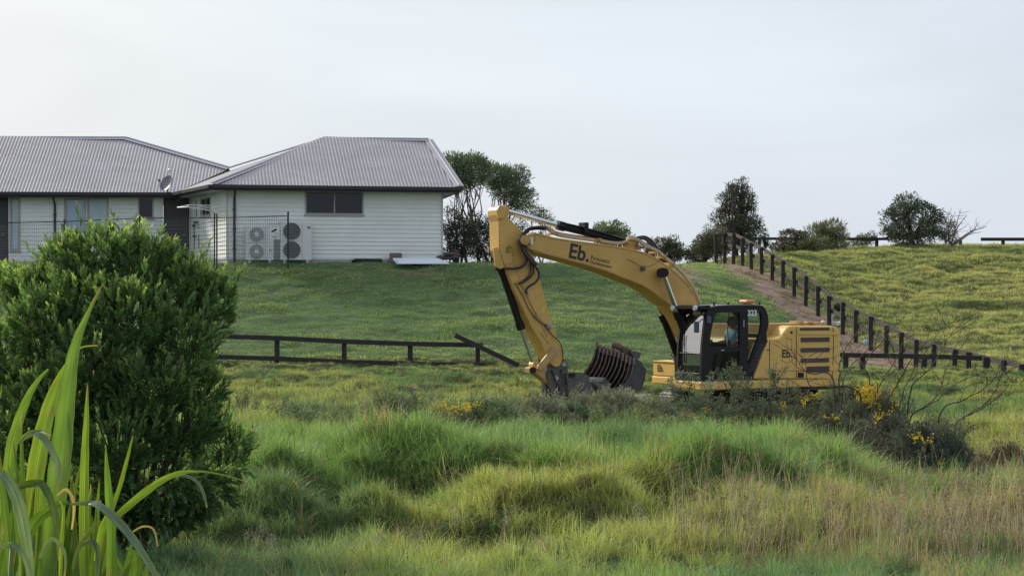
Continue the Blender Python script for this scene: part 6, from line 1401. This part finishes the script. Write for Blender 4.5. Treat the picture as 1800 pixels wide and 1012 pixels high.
gorse('thin brown scrub at the right edge of the photo', 1765, 27.5, 770, 120, 60, col=(.055, .045, .030), name='scrub_bush', cat='scrub', dens=.7)
for px, top, w, n_, c_, lb in ((520, 708, 70, 22, (.070, .092, .050), 'grey green scrub just right of the leftmost gorse flowers'), (605, 712, 70, 20, (.072, .080, .046), 'brownish scrub halfway between the leafy shrub and the long row of flowers'),
      (695, 684, 90, 34, (.055, .070, .042), 'dark twiggy scrub at the left end of the long row of yellow flowers'), (862, 692, 100, 34, (.060, .082, .046), 'grey scrub at the right end of the long row of yellow flowers'), (955, 690, 100, 60, (.075, .082, .056), 'pale grey scrub below the linkage pin of the arm')):
    gorse(lb, px, 34 + .8 * math.sin(px), top, w, n_, col=c_, name='scrub_bush', cat='scrub', tall=[(px - 20, top - 8), (px + 24, top - 4)], dens=.8)
for px, lb in ((560, 'thin grey scrub between the two flowering gorse bushes, left one'), (640, 'thin grey scrub between the two flowering gorse bushes, right one')): gorse(lb, px, 35.5, 718, 70, 12, col=(.075, .090, .050), name='scrub_bush', cat='scrub', dens=.6)
gorse('thin scrub filling the gap between flowering gorse and the arm', 905, 36, 700, 110, 44, col=(.060, .072, .046), name='scrub_bush', cat='scrub', dens=.8)

# bare twiggy shrub in front of the right fence
tw = thing('bare_shrub', ((1600 - HX) / F * 33, 33, H1((1600 - HX) / F * 33, 33)), 'leafless dark twiggy shrub arching over the gorse at the rear of the excavator', 'shrub')
stems_ = [((1600, 735), (1640, 705), (1668, 640), (1695, 570)), ((1600, 735), (1650, 700), (1700, 665), (1752, 655)), ((1655, 722), (1700, 700), (1735, 680), (1755, 655)), ((1680, 745), (1730, 715), (1760, 690), (1790, 650)),
          ((1555, 720), (1575, 680), (1610, 620), (1660, 575)), ((1535, 710), (1550, 670), (1585, 610), (1605, 560)), ((1530, 680), (1520, 640), (1560, 590), (1596, 548)), ((1480, 690), (1492, 650), (1530, 610), (1560, 580)),
          ((1475, 680), (1478, 630), (1510, 580), (1535, 562)), ((1600, 690), (1640, 640), (1670, 590), (1700, 555)), ((1580, 720), (1600, 660), (1640, 600), (1668, 560)), ((1510, 690), (1430, 680), (1418, 645), (1424, 620)), ((1465, 670), (1420, 655), (1400, 630), (1385, 605)), ((1690, 740), (1740, 700), (1765, 640), (1758, 600))]
for i, st_ in enumerate(stems_):
    Yb = 33 + rng.uniform(-.6, .6); mm = MB(); b = P(*st_[0], Yb); gz = H1(b.x, Yb); root = Vector((b.x - .05, Yb, gz)); q = [P(*p_, Yb + .15 * j * rng.normal(0, 1)) for j, p_ in enumerate(st_)]
    cp = [root] + q; out = []
    for a_ in range(len(cp) - 1):
        p0, p1, p2, p3 = cp[max(a_ - 1, 0)], cp[a_], cp[a_ + 1], cp[min(a_ + 2, len(cp) - 1)]
        for k_ in range(6): t_ = k_ / 6; out.append(.5 * ((2 * p1) + (p2 - p0) * t_ + (2 * p0 - 5 * p1 + 4 * p2 - p3) * t_ * t_ + (3 * p1 - p0 - 3 * p2 + p3) * t_ ** 3) + Vector(tuple(rng.normal(0, .010, 3))))
    out.append(cp[-1]); n_ = len(out); mm.tube(out, [.016 * (1 - .85 * k_ / n_) for k_ in range(n_)], 5)
    for _ in range(7):
        k_ = rng.integers(8, n_ - 2); a_ = out[k_]; d_ = (out[k_ + 1] - out[k_ - 1]).normalized(); sgn = rng.choice([-1, 1]); d_ = (d_ + Vector((sgn * rng.uniform(.4, 1.0), rng.normal(0, .4), rng.uniform(-.2, .5)))).normalized(); pt = limb(mm, a_, a_ + d_ * rng.uniform(.2, .6), .006, .0025, .12, 5)
        for __ in range(2): a2 = pt[rng.integers(2, 5)]; limb(mm, a2, a2 + (d_ + Vector((rng.normal(0, .6), 0, rng.normal(0, .6)))).normalized() * .2, .0035, .002, .1, 3)
    mm.build('branch', mat('dark_twig', (.045, .030, .028), .8, .3, 9) if i == 0 else bpy.data.materials['dark_twig'], tw)

# dry seeding stalks and rushes: too many to count
def stalks(name, label, cat, xy, hmin, hmax, col, r=.0035, heads=.4, lean=.15, headc=(.14, .08, .05)):
    Vs, Fs, Cs, o = [], [], [], 0; P_ = []
    for x, y in xy:
        z = H1(x, y); h = rng.uniform(hmin, hmax); ln = rng.normal(0, lean, 2) * h; c = np.array(col) * rng.uniform(.6, 1.3); a = rng.uniform(0, 3.14); sd_ = np.array([math.cos(a), math.sin(a), 0]); fw = np.array([-math.sin(a), math.cos(a), 0])
        seg = 4
        for j in range(seg + 1):
            u = j / seg; q = np.array([x + ln[0] * u ** 1.7, y + ln[1] * u ** 1.7, z + h * u]); w = r * (1 - .6 * u)
            for s_ in (0, 1, 2): th = 2.094 * s_; Vs.append(q + (sd_ * math.cos(th) + fw * math.sin(th)) * w); Cs.append(c)
            if j:
                for s_ in range(3): Fs.append((o + 3 * (j - 1) + s_, o + 3 * (j - 1) + (s_ + 1) % 3, o + 3 * j + (s_ + 1) % 3, o + 3 * j + s_))
        o += 3 * (seg + 1)
        if rng.random() < heads:
            nh = 14; u = rng.uniform(.78, 1.0, nh)[:, None]; b_ = np.array([x, y, z]) + np.concatenate([ln[0] * u ** 1.7, ln[1] * u ** 1.7, h * u], 1); P_.append(leaves(b_ + rng.normal(0, .008, (nh, 3)), rng.normal(size=(nh, 3)) + np.array([0, 0, .8]), rng.uniform(.015, .04, nh), rng.uniform(.004, .008, nh), np.array(headc) * rng.uniform(.7, 1.4, (nh, 1))))
    V1 = (np.array(Vs), np.array(Fs), np.array(Cs))
    V_, F_, C_ = join([V1] + P_) if P_ else V1
    return tag(np_mesh(name, V_, F_, FOLD, attrs={'tint': C_}), label, cat, kind='stuff')
def pts_in(n, px0, px1, y0, y1):
    Y = rng.uniform(y0, y1, n); px = rng.uniform(px0, px1, n); return list(zip((px - HX) / F * Y, Y))
stalks('dry_stalks', 'dry brown seeding stalks standing in the grass at the lower right', 'dry stalks', pts_in(260, 1260, 1830, 16.8, 18.8) + pts_in(120, 1180, 1560, 16.8, 19.5) + pts_in(90, 1620, 1850, 18, 22) + pts_in(240, 1560, 1850, 16.8, 19), .35, .82, (.56, .47, .32), .0034, .4, .2, (.34, .22, .15))
stalks('rush_stems', 'dark seeding rush stems along the lower right edge', 'rushes', pts_in(75, 1640, 1840, 16.6, 18.6) + pts_in(40, 1150, 1420, 16.6, 18), .5, .85, (.38, .31, .19), .0034, .6, .16, (.17, .075, .055))
stalks('tall_green_stalks', 'green upright stalks among the lower grass', 'grass stalks', pts_in(130, 500, 1300, 16.8, 22), .4, .75, (.12, .16, .06), .0026, .3, .14, (.26, .22, .16))
stalks('scrub_stalks', 'brown and grey stalks in the rough grass', 'dry stalks', pts_in(500, 420, 1200, 33, 41) + pts_in(300, 1450, 1800, 25, 36), .35, .75, (.34, .30, .20), .0045, .3, .25, (.3, .22, .15))
# drooping plumes
def plume(m_list, x, y, h, dx, n=9, ln=.16):
    z = H1(x, y); c = [np.array([x + dx * u ** 2, y, z + h * (1.25 * u - .3 * u ** 2)]) for u in np.linspace(0, 1, 10)]; mm = MB(); mm.tube([Vector(tuple(q)) for q in c], [.003] * 9 + [.0015], 4); B_ = []
    for j in range(n):
        b = c[5] + (c[9] - c[5]) * (j / n); e_ = b + np.array([dx * .35 + rng.normal(0, .02), rng.normal(0, .03), -ln * rng.uniform(.5, 1)])
        for k in range(16): u = k / 16; q = b + (e_ - b) * u + np.array([dx * .2 * math.sin(math.pi * u), 0, .04 * math.sin(math.pi * u)]); B_.append(q)
    B_ = np.array(B_); N = len(B_); lf = leaves(B_ + rng.normal(0, .003, (N, 3)), rng.normal(0, .5, (N, 3)) + np.array([dx, 0, -.8]), rng.uniform(.015, .03, N), rng.uniform(.004, .007, N), np.array([.42, .36, .32]) * rng.uniform(.6, 1.2, (N, 1)))
    st = (np.array([tuple(v) for v in mm.v]), np.array([f for f in mm.f if len(f) == 4]), np.tile(np.array([[.2, .2, .1]]), (len(mm.v), 1))); m_list.append(lf); m_list.append(st)
plist = []
for px, Y, h, dx in ((470, 17.6, .42, -.16), (500, 17.3, .40, -.2), (455, 17.5, .36, .12), (690, 17.0, .32, -.14), (715, 17.2, .36, .12), (880, 17.5, .55, .05), (1150, 17.4, .4, -.15), (1185, 17.3, .38, .14), (820, 18.5, .5, -.12), (925, 17.0, .35, .16), (1310, 17.2, .42, .2), (1590, 17.0, .42, -.16), (1640, 17.2, .5, .14), (1745, 17.0, .4, -.15), (1360, 17.0, .3, -.18), (600, 16.8, .28, .15), (380, 16.6, .22, -.25), (1420, 17.4, .42, .1), (1700, 21, .6, .16), (1730, 21.4, .5, .2), (1450, 22, .6, -.2)):
    plume(plist, (px - HX) / F * Y, Y, h, dx)
V_, F_, C_ = join(plist); tag(np_mesh('plume_grass', V_, F_, FOLD, attrs={'tint': C_}), 'pale drooping feathery seed plumes above the near grass', 'plume grass', kind='stuff')

# ---------------------------------------------------------------- small things by the slope fence and in the field
def onG(px, Y, dz=0): x = (px - HX) / F * Y; return Vector((x, Y, H1(x, Y) + dz))
q = onG(1462, 66.2); mm = MB()
mm.bar(q + Vector((-.42, 0, .04)), q + Vector((.05, .05, .12)), .16, .05); mm.bar(q + Vector((-.02, 0, .05)), q + Vector((.0, 0, .45)), .1, .08); mm.bar(q + Vector((.1, -.1, .05)), q + Vector((.42, .1, .1)), .14, .1); mm.ball(q + Vector((-.3, -.05, .08)), .1, 8)
small('white_debris', 'scrap of white plastic lying against a post of the slope fence', 'debris', mm, M_white, q)
q = onG(1474, 67.0, .32); mm = MB(); mm.ball(q, .17, 10, (1, .8, .9)); mm.tube([q - Vector((0, 0, .32)), q], .03, 6); small('black_bucket', 'small round black object standing behind the white scrap', 'bucket', mm, M_black, q, smooth=True)
q = onG(1270, 77.5, .04); mm = MB(); mm.bar(q - Vector((.22, 0, 0)), q + Vector((.22, .05, .03)), .12, .05); small('pale_plank', 'short pale plank on the dirt at the top of the slope fence', 'plank', mm, mat('pale_wood', (.5, .46, .42), .8), q)
q = onG(1522, 63.0, .08); mm = MB(); mm.ball(q, .09, 8, (1, .8, 1.3)); small('plastic_bottle', 'small pale blue container lying below the slope fence', 'container', mm, mat('pale_blue_plastic', (.35, .5, .65), .5), q)
q0 = P(1108, 697.5, 41.5); q1 = P(1142, 693, 42.2); mm = MB(); mm.bar(q0, q1, .06, .05); small('white_pole', 'thin white pole lying in the grass right of the bucket', 'pole', mm, M_white, q0)
